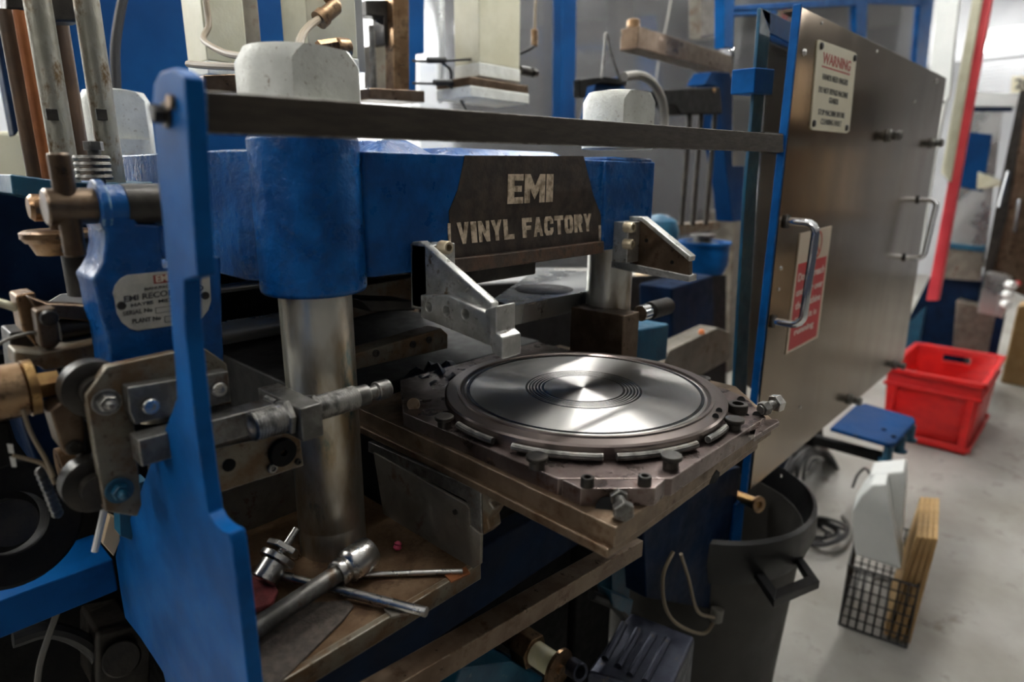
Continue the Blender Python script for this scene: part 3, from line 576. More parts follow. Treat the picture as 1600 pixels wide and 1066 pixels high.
# ---------------------------------------------------------------- speckled steel plate with rollers, clamp bar and stop screw
YL = .54
lp = thing('link_plate', 'speckled steel plate with cut corner, bright edges and four bolts', 'plate', P(190, 780, Y=YL))
g = G().slab([(133, 618), (167, 573), (268, 551), (322, 545), (355, 569), (362, 632), (210, 655), (222, 790), (215, 808), (164, 800)], .010, Y=YL)
build('plate', g, 'rusty', lp, bevel=.0014)
for q in ((166, 628), (186, 766)): stud(lp, P(*q, Y=YL), (0, -1, 0), .0068, .012, 'gray' if q[1] < 700 else 'teal')
build('spacer_block', G().slab([(199, 606), (285, 592), (357, 580), (361, 628), (212, 664), (202, 645)], .014, Y=YL-.014), 'gray', lp, bevel=.001)
for q in ((233, 633), (340, 607)): socket(lp, P(*q, Y=YL-.014), (0, -1, 0), .0062, .006, 'steel')
for q in ((150, 610), (150, 760)):
    p = P(*q, Y=YL+.013); build('roller', G().lathe(p, (0, 1, 0), [(.008, 0), (.019, 0), (.0225, .002), (.0225, .018), (.019, .020), (.008, .020)], 40, closed=True).cyl(p+V((0, -.01, 0)), p+V((0, .024, 0)), .012, n=24), 'dark', lp)
ck = thing('stop_clamp', 'dark steel bar ending in a block with a long threaded stop screw', 'clamp', P(470, 690, Y=.44))
f0 = P(469, 639, Y=.468); f1 = P(503, 632, Y=.468); zlo = P(472, 692, Y=.468).z; bk0 = P(402, 604, X=f0.x)
build('block', G().box(f0.x, f1.x, .468, bk0.y, zlo, f0.z), 'gray', ck, bevel=.0012)
p0 = P(212, 668, Y=.506); p1 = P(425, 633, Y=.506)
g = G().box(p0.x, f0.x+.002, .506, .527, p1.z-.022, p1.z); build('bar', g, 'gray', ck, bevel=.0012)
g = G().tube([(f0.x-.002, .507+k*.0026, p1.z+.0005) for k in range(8)], .003, 8, smooth=False); build('weld_bead', g, 'gray', ck)
def threaded(a, b, r, pitch, m, par, name='threaded_screw', bore=True):
    n = int((b-a).length/pitch); pr = [(0, .006 if bore else 0)] + ([(r*.45, .006), (r*.5, .001), (r*.62, 0)] if bore else [])
    for k in range(n): pr += [(r*.93, k*pitch), (r, (k+.5)*pitch)]
    pr += [(r*.93, n*pitch), (0, n*pitch)]
    return build(name, G().lathe(a, b-a, pr, 28), m, par, ang=60)
ya = .488; ra = P(393, 667, Y=ya); rz = ra.z
threaded(V((ra.x, ya, rz)), V((f0.x, ya, rz)), .0128, .0028, 'gray', ck)
xe = P(556, 628, Y=ya).x; threaded(V((f1.x, ya, rz)), V((xe, ya, rz)), .0115, .0023, 'gray', ck, bore=False)
g = G().cyl((f0.x-.007, ya, rz), (f0.x, ya, rz), .0165, n=6, c=.0015); build('lock_nut', g, 'gray', ck, bevel=.0006)
g = G().cyl((f1.x, ya, rz), (f1.x+.004, ya, rz), .0150, n=6, c=.001); build('lock_nut', g, 'gray', ck, bevel=.0006)
xt = P(600, 611, Y=ya).x
g = G().lathe((xe, ya, rz), (1, 0, 0), [(0, 0), (.0098, 0), (.0098, .012), (.0065, .0125), (.0065, (xt-xe)-.010), (.0093, (xt-xe)-.009), (.0093, xt-xe+.004), (.0085, xt-xe+.005), (0, xt-xe+.005)], 28); build('screw_tip', g, 'gray', ck)
# drilled plate below it
dp = thing('drilled_plate', 'brown drilled plate with a large black washer under the stop screw', 'plate', P(400, 765, Y=.516))
build('plate', G().slab([(320, 704), (468, 672), (475, 728), (345, 770), (325, 775)], .010, Y=.516), 'rusty', dp, bevel=.001)
p = P(440, 706, Y=.516); build('washer', G().lathe(p, (0, -1, 0), [(.003, 0), (.013, 0), (.013, .004), (.012, .005), (.003, .005), ], 32, closed=True), 'black', dp)
socket(dp, P(424, 731, Y=.516), (0, -1, 0), .0045, .004, 'gray')
build('bore', G().cyl(P(358, 727, Y=.5158), P(358, 727, Y=.5158)+V((0, -.0004, 0)), .0058, n=20), 'black', dp)
socket(dp, P(465, 721, Y=.516), (0, -1, 0), .003, .003, 'dark')
# ---------------------------------------------------------------- rods, pipes and clutter at far left
YR = .80
def rod(name, label, cat, top, bot, Y, r, m, parent=None, group=None):
    a = P(*top, Y=Y); b = P(*bot, Y=Y); x = (a.x+b.x)/2
    o = build(name, G().cyl((x, Y, b.z), (x, Y, a.z), r, n=24), m, parent)
    return tag(o, label, cat, group) if label else o
tb = thing('tie_rod', 'left of the two thick speckled steel rods, with a slot near its foot', 'rod', P(88, 280, Y=YR))
def slot_rod(t, top, bot, slot):
    rod('shaft', None, None, top, bot, YR, .0118, 'patina', t)
    p = P(*slot, Y=YR-.0122); build('slot', G().box(p.x-.003, p.x+.007, YR-.0121, YR-.009, p.z-.006, p.z+.005), 'dark', t, bevel=.0005)
slot_rod(tb, (68, -30), (92, 285), (78, 178))
tb2 = thing('tie_rod', 'right-hand thick speckled steel rod standing in front of the white cylinder nut', 'rod', P(165, 285, Y=YR))
slot_rod(tb2, (140, -30), (168, 285), (156, 178))
rod('orange_pipe', 'thin orange pipe behind the left speckled rod', 'pipe', (36, 18), (72, 282), .84, .0062, 'copper')
rod('brown_pipe', 'brown pipe, leftmost of the upright pipes', 'pipe', (20, 18), (52, 282), .86, .0095, 'brownpipe')
rod('dark_pipe', 'dark brown pipe between the two speckled rods', 'pipe', (95, 30), (118, 282), .92, .013, 'brownpipe')
cl = build('pipe_clamp', G().slab([(8, -20), (128, -20), (128, 34), (80, 34), (78, 16), (10, 16)], .03, Y=.87), 'dark', None, bevel=.003); tag(cl, 'dark clamp strap joining the pipes at the top left', 'clamp')
sb = thing('support_beam', 'blue-green beam carrying the upright rods at left', 'beam', P(70, 320, Y=.78))
build('beam', G().slab([(16, 272), (106, 284), (160, 288), (240, 284), (240, 300), (110, 322), (20, 304)], .14, Y=.775), 'teal', sb, bevel=.002)
for k in range(4):
    z = P(150, 281, Y=YR-.04).z+.0062*k; q = P(148, 280, Y=YR-.04); build('spring_coil', G().lathe((q.x, q.y, z), (0, 0, 1), [(.011, 0), (.0155, 0), (.0165, .0025), (.0155, .005), (.011, .005)], 28, closed=True), 'gray', sb)
q = P(147, 235, Y=YR-.04); build('spring_bolt', G().cyl((q.x, q.y, P(147, 262, Y=YR-.04).z-.02), (q.x, q.y, P(147, 228, Y=YR-.04).z), .006, n=16).cyl((q.x, q.y, P(147, 235, Y=YR-.04).z), (q.x, q.y, P(143, 221, Y=YR-.04).z), .009, n=6), 'gray', sb)
hp = thing('valve_stack', 'rusty flanged valve stack hanging below the blue-green beam', 'valve', P(90, 470, Y=.70))
x = P(90, 350, Y=.70).x
def zt_(py, px=90, Y=.70): return P(px, py, Y=Y).z
build('flange', G().lathe((x, .70, zt_(378)), (0, 0, 1), [(0, 0), (.027, 0), (.030, .004), (.030, .009), (.026, .011), (0, .011)], 36), 'bronze', hp)
build('body', G().lathe((x, .70, zt_(397)), (0, 0, 1), [(0, 0), (.020, 0), (.025, .012), (.025, .018), (0, .018)], 32), 'bronze', hp)
build('stem', G().cyl((x, .70, zt_(370)), (x, .70, zt_(305)), .0065, n=16), 'brown', hp)
build('column', G().cyl((x+.022, .72, zt_(470)), (x+.022, .72, zt_(380)), .020, n=24), 'dark', hp)
p = P(44, 325, Y=.70); build('side_cap', G().cyl(p, p+V((.05, 0, 0)), .012, n=20, c=.003), 'bronze', hp)
lk = thing('lever_linkage', 'rusty brown cast levers and links at the far left', 'linkage', P(90, 520, Y=.66))
YK = .64
build('lever', G().slab([(24, 462), (55, 456), (62, 500), (80, 540), (60, 546), (35, 516)], .03, Y=YK+.01), 'bronze', lk, bevel=.002)
build('lever', G().slab([(55, 486), (88, 480), (95, 535), (85, 546), (64, 544)], .02, Y=YK-.02), 'brown', lk, bevel=.002)
build('link', G().slab([(42, 462), (75, 474), (120, 476), (150, 480), (150, 505), (90, 498), (60, 490)], .016, Y=YK), 'brown', lk, bevel=.002)
p = P(76, 497, Y=YK-.02); build('pivot_screw', G().lathe(p, (0, -1, 0), [(0, 0), (.007, 0), (.006, .004), (0, .006)], 18), 'dark', lk)
a = P(92, 516, Y=YK+.01); build('sleeve', G().cyl(a, P(165, 505, Y=YK+.01), .0095, n=20), 'dark', lk)
sp = tag(build('paper_sheet', G().slab([(72, 474), (95, 460), (135, 456), (135, 476), (80, 480)], .002, Y=.76), 'white'), 'scrap of white sheet behind the brown levers at left', 'sheet')
br = thing('cross_rail', 'stained flat rail below the brown levers at left', 'rail', P(90, 590, Y=.62))
build('rail', G().slab([(22, 548), (60, 552), (172, 532), (176, 562), (70, 580), (60, 572), (24, 574)], .03, Y=.62), 'rusty', br, bevel=.002)
build('post', G().slab([(14, 520), (55, 516), (60, 590), (22, 592)], .04, Y=.66), 'dark', br, bevel=.002)
ac = thing('air_cylinder', 'tarnished bronze air cylinder entering the photo at the left edge', 'cylinder', P(30, 615, Y=.60))
a = P(-60, 630, Y=.60); b = P(40, 607, Y=.60); b.z = a.z = b.z
build('barrel', G().cyl(a, b, .0215, n=32, c=.002), 'bronze', ac)
build('end_ring', G().cyl(b, b+V((.006, 0, 0)), .0225, n=32), 'brass', ac)
build('gland_nut', G().cyl(b+V((.006, 0, 0)), b+V((.022, 0, 0)), .0115, n=6), 'brass', ac, bevel=.0008)
build('piston_rod', G().cyl(b+V((.022, 0, 0)), b+V((.066, 0, 0)), .0062, n=16), 'brass', ac)
bl = thing('cam_blocks', 'brown steel cam block bolted behind the link plate', 'block', P(105, 720, Y=.53))
build('block', G().slab([(78, 642), (95, 630), (118, 634), (132, 655), (136, 710), (104, 712), (95, 700)], .03, Y=.57), 'brown', bl, bevel=.002)
build('foot', G().slab([(112, 655), (140, 660), (150, 730), (128, 725)], .03, Y=.575), 'dark', bl, bevel=.002)
socket(bl, P(116, 699, Y=.57), (0, -1, 0), .006, .003, 'dark')
a = P(92, 730, Y=.63); b = P(150, 728, Y=.63); b.z = a.z
sh = tag(build('bronze_shaft', G().cyl(a, b, .017, n=24), 'bronze'), 'thick bronze shaft below the cam block', 'shaft')
gp = thing('gauge_block', 'small dark block with two white marks at the left edge', 'gauge', P(15, 730, Y=.60))
build('body', G().slab([(-30, 655), (14, 660), (26, 725), (-20, 740)], .03, Y=.60), 'black', gp, bevel=.002)
for q in ([(11, 694), (20, 695), (22, 709), (14, 708)], [(15, 714), (24, 716), (26, 730), (19, 730)]): build('white_mark', G().slab(q, .001, Y=.5985), 'white', gp)
tl = build('timing_chain', G(), 'gray') if False else None
g = G()
for k in range(9):
    q = P(60+k*3.2, 738+k*8, Y=.60); g.lathe(q, (.6, -1, .2), [(0, 0), (.0042, .001), (.0045, .004), (0, .006)], 10)
tag(build('link_chain', g, 'gray'), 'short drive chain hanging in the shadow at the left', 'chain')
def hose(name, label, cat, pix, Y, r, m, group=None):
    pts = [P(q[0], q[1], Y=(q[2] if len(q) > 2 else Y)) for q in pix]
    return tag(build(name, G().tube(pts, r, 10), m), label, cat, group)
hose('white_cable', 'white cable running down in front of the blue arm at left', 'cable', [(166, 760), (164, 790), (152, 845), (148, 862)], .60, .0028, 'whitecable')
hose('pale_hose', 'pale hose hanging below the blue side arm', 'hose', [(90, 955), (74, 1000), (62, 1040), (56, 1090)], .80, .0035, 'cable')
hose('thin_wire', 'thin grey wire looping behind the bronze air cylinder', 'wire', [(-6, 540), (18, 528), (50, 520), (58, 524)], .63, .0014, 'cable')
hose('thin_wire', 'thin brown wire dropping in front of the blue casting at left', 'wire', [(35, 640), (50, 680), (70, 715), (84, 745)], .58, .0016, 'beigecable')
hose('thin_wire', 'thin brown wire from the two white marks to the shaft', 'wire', [(20, 712), (45, 718), (70, 728), (86, 756)], .585, .0015, 'beigecable')
hose('yellow_hose', 'short yellowish hose end left of the brown levers', 'hose', [(-6, 472), (10, 476), (26, 482)], .66, .0034, 'cream')
pu = thing('dark_pulley', 'dark grooved pulley in the shadow at the lower left', 'pulley', P(12, 830, Y=.74))
build('rim', G().lathe(P(6, 815, Y=.74), (.2, -1, .25), [(.03, 0), (.058, 0), (.062, .004), (.052, .012), (.062, .020), (.058, .024), (.03, .024)], 44, closed=True), 'black', pu)
build('hub', G().cyl(P(6, 815, Y=.735), P(6, 815, Y=.735)+V((.2, -1, .25))*.02, .022, n=24), 'dark', pu)
hose('black_hose', 'black hose sagging behind the blue side arm', 'hose', [(120, 780), (100, 830), (96, 880), (60, 900)], .84, .008, 'rubber')
hose('black_hose', 'black hose in the shadow under the blue side arm', 'hose', [(20, 1000), (80, 985), (140, 1010), (180, 1070)], .86, .010, 'rubber')
cw_ = thing('dark_casting', 'dark brown casting below the blue side arm', 'casting', P(200, 1040, Y=.84)); build('body', G().slab([(150, 990), (210, 975), (240, 1010), (235, 1090), (150, 1090)], .08, Y=.84), 'dark', cw_, bevel=.006)
build('boss', G().cyl(P(190, 1030, Y=.84), P(190, 1030, Y=.82), .022, n=24, c=.002), 'dark', cw_)
fb = thing('machine_flank', 'dark blue casting of the press flank at the far left', 'casting', P(60, 700, Y=.95))
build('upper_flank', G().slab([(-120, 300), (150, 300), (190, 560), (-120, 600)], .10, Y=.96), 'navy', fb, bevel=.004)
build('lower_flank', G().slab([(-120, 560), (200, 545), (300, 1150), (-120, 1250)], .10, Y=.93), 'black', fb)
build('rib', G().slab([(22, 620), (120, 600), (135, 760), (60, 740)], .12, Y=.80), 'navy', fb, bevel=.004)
build('gusset', G().slab([(185, 768), (230, 750), (206, 845), (188, 838)], .02, Y=.66), 'teal', fb, bevel=.001)
build('bare_patch', G().slab([(172, 806), (186, 812), (188, 845), (178, 870), (160, 850)], .01, Y=.70), 'tan', fb, bevel=.001)
# ================================================================ tools on the tray
def onz(q, z=ZT): return P(*q, Z=z)
wr = thing('socket_wrench', 'long steel bar wrench with a socket end lying in the tray', 'wrench', onz((500, 920)))
rB = .0090; a = onz((395, 985), ZT+.016); b = onz((540, 888), ZT+.020); d = (b-a).normalized()
build('handle', G().cyl(a-d*.02, b, rB, n=24, c=.001), 'gray', wr)
s0 = b-d*.012; g = G().lathe(s0, d, [(0, 0), (.0125, 0), (.0135, .002), (.0135, .008), (.0125, .010), (.0125, .012), (.0165, .015), (.0172, .017), (.0172, .042), (.0160, .044), (.0115, .044), (.0105, .030), (0, .030)], 36); build('socket_head', g, 'steel', wr)
tm = tag(build('tommy_bar', G().cyl(onz((440, 900), ZT+.009), onz((667, 957), ZT+.0075), .0047, n=20, c=.0006), 'steel'), 'round steel tommy bar passing under the socket wrench', 'bar')
ro = tag(build('thin_rod', G().cyl(onz((552, 899), ZT+.004), onz((723, 893), ZT+.004), .0030, n=16, c=.0004), 'steel'), 'thin bright steel rod beyond the socket wrench in the tray', 'rod')
tk = thing('chuck_key', 'steel holder with a hexagon collar and thin stem beside the column foot', 'tool', onz((425, 905)))
a = onz((415, 902), ZT+.014); b = P(464, 826, Y=a.y+.012); d = (b-a).normalized(); L = (b-a).length
build('body', G().lathe(a-d*.004, d, [(0, 0), (.0125, 0), (.0135, .001), (.0135, .019), (0, .019)], 32), 'steel', tk)
build('flange', G().lathe(a+d*.016, d, [(0, 0), (.0175, 0), (.0185, .001), (.0185, .006), (.0175, .007), (0, .007)], 36), 'steel', tk)
build('hexagon', G().cyl(a+d*.027, a+d*.034, .0185, n=6, c=.0012), 'steel', tk, bevel=.0006)
build('stem', G().cyl(a+d*.022, b, .0042, n=16, c=.0006), 'steel', tk)
tag(build('pink_pellet', G().lathe(onz((620, 860)), (.3, 0, 1), [(0, 0), (.0035, .001), (.005, .003), (.0035, .006), (.0045, .008), (.002, .010), (0, .010)], 9), 'pinkbit'), 'small pink plastic scrap in the tray by the column', 'scrap')
g = G(); base = [onz(q, ZT+.0005) for q in ((398, 905), (425, 912), (436, 930), (425, 952), (398, 960), (385, 930))]; g.prism(base, (0, 0, .006)); tag(build('red_rag', g, 'rag', bevel=.002), 'dull red rag under the steel holder in the tray', 'rag')
g = G(); g.prism([onz(q, ZT+.0004) for q in ((405, 990), (468, 946), (545, 941), (553, 950), (538, 970), (436, 1072), (410, 1085))], (0, 0, .0025)); tag(build('gritty_pad', g, 'grime', bevel=.0008), 'dark gritty pad lying at the front of the tray', 'pad')
g = G().prism([onz(q, ZT+.0004) for q in ((600, 955), (622, 950), (640, 962), (612, 968))], (0, 0, .003)); tag(build('steel_clip', g, 'sheet', bevel=.0006), 'small steel clip at the tray edge under the tommy bar', 'clip')
tag(build('orange_swarf', G().prism([onz(q, ZT+.0004) for q in ((694, 900), (728, 888), (735, 898), (705, 912))], (0, 0, .002)), 'copper', bevel=.0004), 'orange rust flake in the right corner of the tray', 'flake')
# ================================================================ below the mould
mt = thing('motor_housing', 'blue-grey ribbed motor housing low under the mould', 'motor', P(1000, 1066, Z=.40))
ZT2 = .52
top = [P(*q, Z=ZT2) for q in ((985, 955), (1087, 994), (1045, 1085), (915, 1050))]
build('housing', G().prism(top, (0, 0, -.25)), 'motor', mt, bevel=.006)
for q0, q1 in (((997, 985), (966, 1042)), ((1022, 992), (984, 1056)), ((1043, 1000), (1008, 1066)), ((975, 975), (945, 1030))):
    build('rib', G().tube([P(*q0, Z=ZT2+.001), P(*q1, Z=ZT2+.001)], .0055, 10), 'motor', mt)
build('bracket', G().slab([(955, 925), (990, 938), (985, 965), (960, 950)], .03, Y=.50), 'teal', mt, bevel=.002)
ap = P(1060, 1066, Z=ZT2)
hose('black_hose', 'thick black hose arching over the ribbed motor housing', 'hose', [(925, 930, .52), (962, 948, .51), (984, 985, .50), (972, 1022, .49), (940, 1050, .48), (915, 1080, .47)], .5, .0085, 'rubber')
rl = thing('guide_roller', 'small yellowed nylon roller with a brown end disc under the rail', 'roller', P(850, 1030, Y=.48))
a = P(836, 1020, Y=.50); n = V((0, -1, 0))
build('roller', G().cyl(a, a+n*.042, .0175, n=32, c=.001), 'yellowed', rl)
build('end_disc', G().cyl(a+n*.042, a+n*.047, .0285, n=36).cyl(a+n*.047, a+n*.051, .007, n=16), 'bronze', rl)
build('hub', G().cyl(a-n*.03, a, .026, n=6).cyl(a-n*.08, a-n*.03, .017, n=24), 'bronze', rl, bevel=.001)
build('tube_end', G().lathe(P(893, 1042, Y=.45), (-.2, -1, .25), [(.009, 0), (.0135, 0), (.0135, .02), (.012, .022), (.009, .02)], 28, closed=True), 'motor', rl)
build('bracket', G().slab([(720, 1045), (800, 1035), (850, 1060), (820, 1100), (700, 1100)], .06, Y=.50), 'teal', rl, bevel=.003)
fr = thing('front_panel', 'dark blue front leg panel of the machine beside the bin', 'panel', P(1070, 950, Y=.47))
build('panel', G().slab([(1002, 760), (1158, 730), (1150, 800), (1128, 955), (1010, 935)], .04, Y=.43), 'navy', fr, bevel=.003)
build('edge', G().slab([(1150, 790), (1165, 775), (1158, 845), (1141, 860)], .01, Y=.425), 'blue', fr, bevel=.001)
build('grey_box', G().slab([(1132, 885), (1149, 878), (1145, 940), (1126, 960)], .03, Y=.42), 'sheet', fr, bevel=.002)
build('leg', G().slab([(955, 860), (985, 850), (984, 935), (957, 932)], .03, Y=.52), 'teal', press, bevel=.002)
hose('beige_cable', 'beige cable hanging in a loop below the mould', 'cable', [(1052, 862), (1036, 900), (1040, 950), (1062, 978), (1100, 990), (1118, 968)], .42, .0032, 'beigecable')
hose('beige_cable', 'shorter beige cable joining the grey connector', 'cable', [(1064, 866), (1076, 905), (1090, 955), (1115, 965)], .415, .0032, 'beigecable')
p = P(1119, 962, Y=.415); tag(build('cable_gland', G().cyl(p+V((0, 0, -.012)), p+V((.004, 0, .014)), .012, n=20, c=.002), 'cable'), 'grey cable gland at the end of the beige cables', 'gland')
bp = thing('pipe_stub', 'brass pipe stub pointing out below the door corner', 'pipe', P(1175, 790, Y=.42))
a = P(1150, 775, Y=.44); b = P(1184, 788, Y=.39)
build('stub', G().cyl(a, b, .011, n=24), 'brass', bp); d = (b-a).normalized(); build('flange', G().lathe(b, d, [(.007, 0), (.016, 0), (.016, .004), (.007, .004)], 28, closed=True), 'bronze', bp)
ks = tag(build('lower_frame', G().box(.82, .94, .60, .64, .10, .62), 'black', bevel=.004), 'black lower frame panel deep behind the motor housing', 'panel')
# waste bin
BC = V((1.19, .55, 0)); bn = thing('waste_bin', 'large dark round plastic bin under the guard door', 'bin', BC)
build('body', G().lathe(BC, (0, 0, 1), [(0, 0), (.185, 0), (.215, .50), (.210, .50), (.18, .01), (0, .01)], 48), 'bingrey', bn)
build('rim', G().lathe(BC, (0, 0, 1), [(.210, .46), (.222, .46), (.236, .505), (.232, .55), (.224, .555), (.222, .548), (.212, .50)], 56, closed=True), 'bin', bn)
hz = .49; hq = [P(*q, Z=hz) for q in ((1176, 888), (1245, 858), (1281, 908), (1210, 938))]; hi = [P(*q, Z=hz) for q in ((1190, 888), (1241, 866), (1262, 900), (1213, 921))]
g = G()
for i in range(4):
    j = (i+1) % 4; g.prism([hq[i], hq[j], hi[j], hi[i]], (0, 0, -.016))
build('handle', g, 'bin', bn, bevel=.001)
# cables in a heap
g = G()
cc = P(1250, 770, Y=.62)
ch = thing('cable_coil', 'black coil of cables hanging and heaped on the floor behind the bin', 'cable', (2.0, .75, 0))
for k in range(15):
    pts = [P(1268+k*2+(44-k*2.5)*math.cos(t)+random.uniform(-5, 5), 768+(78-k*4)*math.sin(t)+random.uniform(-5, 5), Y=.66+.012*k) for t in [i*2*math.pi/10 for i in range(11)]]
    build('loop', G().tube(pts, .0066, 8, 4), 'rubber', ch)
for k in range(5):
    pts = [P(1268+k*3+(30+k*4)*math.cos(t+k)+random.uniform(-5, 5), 832+(10+k*3)*math.sin(t+k)+random.uniform(-3, 3), Z=.010+.012*k) for t in [i*2*math.pi/10 for i in range(11)]]
    build('heap', G().tube(pts, .0055, 8, 4), 'rubber', ch)
hose('grey_cable', 'grey cable looped flat on the concrete beside the cable heap', 'cable', [(1265, 842), (1290, 862), (1318, 850), (1328, 822), (1312, 800)], None, .006, 'cable') if False else None
pts = [P(*q, Z=.008) for q in ((1258, 842), (1285, 862), (1318, 858), (1330, 828), (1316, 806))]; tag(build('grey_cable', G().tube(pts, .005, 8), 'cable'), 'grey cable looped flat on the concrete beside the cable heap', 'cable')
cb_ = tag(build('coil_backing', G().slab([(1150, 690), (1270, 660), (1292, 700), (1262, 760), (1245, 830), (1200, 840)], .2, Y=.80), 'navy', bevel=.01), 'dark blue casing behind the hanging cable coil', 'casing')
# blue foot plate
zf = .42; fp = thing('foot_plate', 'bright blue plate on short legs sticking out below the guard door', 'plate', P(1365, 665, Z=zf))
build('plate', G().slab([(1297, 668), (1338, 632), (1352, 630), (1428, 652), (1431, 658), (1400, 692), (1390, 694)], -.014, Z=zf), 'skyblue', fp, bevel=.004)
for q in ((1389, 696), (1409, 681), (1425, 664)):
    p = P(*q, Z=zf-.012); build('foot', G().cyl(p-V((0, 0, .055)), p, .013, n=16).cyl(p-V((0, 0, .055)), p-V((0, 0, .047)), .022, n=16), 'teal', fp)
for q in ((1336, 682), (1396, 683), (1381, 672)): p = P(*q, Z=zf); build('bolt', G().cyl(p, p+V((0, 0, .004)), .007, n=12), 'navy', fp)
a = P(1272, 682, Z=zf-.05); b = P(1392, 714, Z=zf-.05); build('arm', G().prism([a, b, b+V((.03, 0, 0)), a+V((.03, 0, 0))], (0, 0, -.03)), 'black', fp, bevel=.003)
build('socket', G().slab([(1272, 668), (1285, 662), (1288, 690), (1272, 700)], .06, Y=.62), 'black', fp, bevel=.003)
# wire basket with boards and a white plastic part
th = math.atan2(*reversed((P(1490, 275, X=5)-V((0, 0, H))).xy[:])) ; dB = V((math.cos(th), math.sin(th), 0)); nB = V((dB.y, -dB.x, 0))
K0 = P(1311, 975, Z=.004); wB = (P(1416, 1006, Z=.004)-K0).length; lB = .30; hB = .185
bk = thing('wire_basket', 'black wire basket standing on the concrete floor', 'basket', K0+dB*.15+nB*wB*.5)
def wire(a, b, r=.0022, nm='wire'): return build(nm, G().tube([a, b], r, 6), 'rubber', bk)
def kp(u, v, z): return K0+nB*u+dB*v+V((0, 0, z))
for i in range(9):
    u = wB*i/8; wire(kp(u, 0, 0), kp(u, 0, hB)); wire(kp(u, lB, 0), kp(u, lB, hB)); wire(kp(u, 0, 0), kp(u, lB, 0))
for i in range(1, 11):
    v = lB*i/11; wire(kp(0, v, 0), kp(0, v, hB)); wire(kp(wB, v, 0), kp(wB, v, hB))
for i in range(7):
    z = hB*i/6; r_ = .0034 if i in (0, 6) else .0022
    for a, b in (((0, 0), (wB, 0)), ((wB, 0), (wB, lB)), ((wB, lB), (0, lB)), ((0, lB), (0, 0))): wire(kp(*a, z), kp(*b, z), r_)
hk = [P(*q, X=K0.x+.27) for q in ((1332, 770), (1338, 760), (1352, 752), (1352, 770), (1334, 742), (1340, 735), (1358, 732))]
hose_h = tag(build('bent_hook', G().tube([P(q[0], q[1], Y=.42) for q in ((1332, 762), (1340, 742), (1352, 732), (1360, 742))], .004, 8), 'rubber'), 'bent black wire hook beyond the white plastic part', 'hook')
for k in range(4):
    u = wB*(.66+.105*k); t_ = .0105
    a = kp(u, .012, .008); top_n = P(1432+8.6*k, 838+.8*k, X=a.x+.005); sh_ = top_n-a
    g = G().prism([a, a+nB*t_, a+nB*t_+sh_, a+sh_], dB*.25)
    o = build('wooden_board', g, 'wood', bevel=.0008)
    e_ = dB*-.0008; build('front_edge', G().prism([a+e_, a+nB*t_+e_, a+nB*t_+sh_*.985+e_, a+sh_*.985+e_], dB*.0012), 'ply', o)
    tag(o, ('leftmost thin wooden board in the wire basket, next to the white part', 'second thin wooden board from the left in the wire basket', 'third thin wooden board from the left in the wire basket', 'rightmost thin wooden board in the wire basket, nearest the aisle')[k], 'board', 'thin boards in the wire basket')
wp = thing('white_plastic_part', 'white moulded plastic part resting in the wire basket', 'plastic part', kp(wB*.3, .15, .1))
YW = K0.y-.02
q = [P(*k, X=K0.x+.03) for k in ((1330, 800), (1345, 775), (1362, 758), (1385, 757), (1392, 800), (1408, 892), (1336, 868))]
build('shell', G().prism(q, dB*.12), 'white', wp, bevel=.006)
q = [P(*k, X=K0.x+.10) for k in ((1352, 765), (1360, 742), (1414, 737), (1416, 760), (1408, 850), (1360, 800))]
build('back_shell', G().prism(q, dB*.10), 'white', wp, bevel=.006)
# red crate
cr = thing('red_crate', 'red plastic crate standing on the concrete in the aisle', 'crate', (3.55, .47, 0))
x0, x1, y0, y1, hC = 3.25, 3.86, .27, .64, P(1529, 600, X=3.24).z
g = G(); bot = [(x0+.03, y0+.02), (x1-.02, y0+.02), (x1-.02, y1-.02), (x0+.03, y1-.02)]; tp = [(x0, y0), (x1, y0), (x1, y1), (x0, y1)]
def shell(g, lo, hi, z0, z1, th):
    n = 4; A = [g.bm.verts.new((x, y, z0)) for x, y in lo]; B = [g.bm.verts.new((x, y, z1)) for x, y in hi]; c = V((sum(p[0] for p in hi)/4, sum(p[1] for p in hi)/4))
    ins = lambda p: (p[0]+(th if p[0] < c.x else -th), p[1]+(th if p[1] < c.y else -th))
    C = [g.bm.verts.new((*ins(p), z1)) for p in hi]; D = [g.bm.verts.new((*ins(p), z0+th)) for p in lo]
    for R, T in ((A, B), (B, C), (C, D)):
        for i in range(4): g.bm.faces.new((R[i], R[(i+1) % 4], T[(i+1) % 4], T[i]))
    g.bm.faces.new(A); g.bm.faces.new(D)
shell(g, bot, tp, 0, hC, .012); o = build('tub', g, 'redplastic', cr, bevel=.004)
hg = G().box(x1-.06, x1+.05, (y0+y1)/2-.06, (y0+y1)/2+.06, hC-.075, hC-.035); cut(o, hg)
for zz0, zz1, e in ((hC-.022, hC+.002, .012), (hC-.085, hC-.070, .006), (.02, .045, -.012)):
    g = G()
    for a, b, c_, d_ in ((x0-e, x0+.004, y0-e, y1+e), (x1-.004, x1+e, y0-e, y1+e), (x0-e, x1+e, y0-e, y0+.004), (x0-e, x1+e, y1-.004, y1+e)): g.box(a, b, c_, d_, zz0, zz1)
    build('band', g, 'redplastic', cr, bevel=.003)
for yy in (y0+.02, y1-.05, ): build('corner_rib', G().box(x0-.002, x0+.03, yy, yy+.03, .04, hC-.08), 'redplastic', cr, bevel=.003)
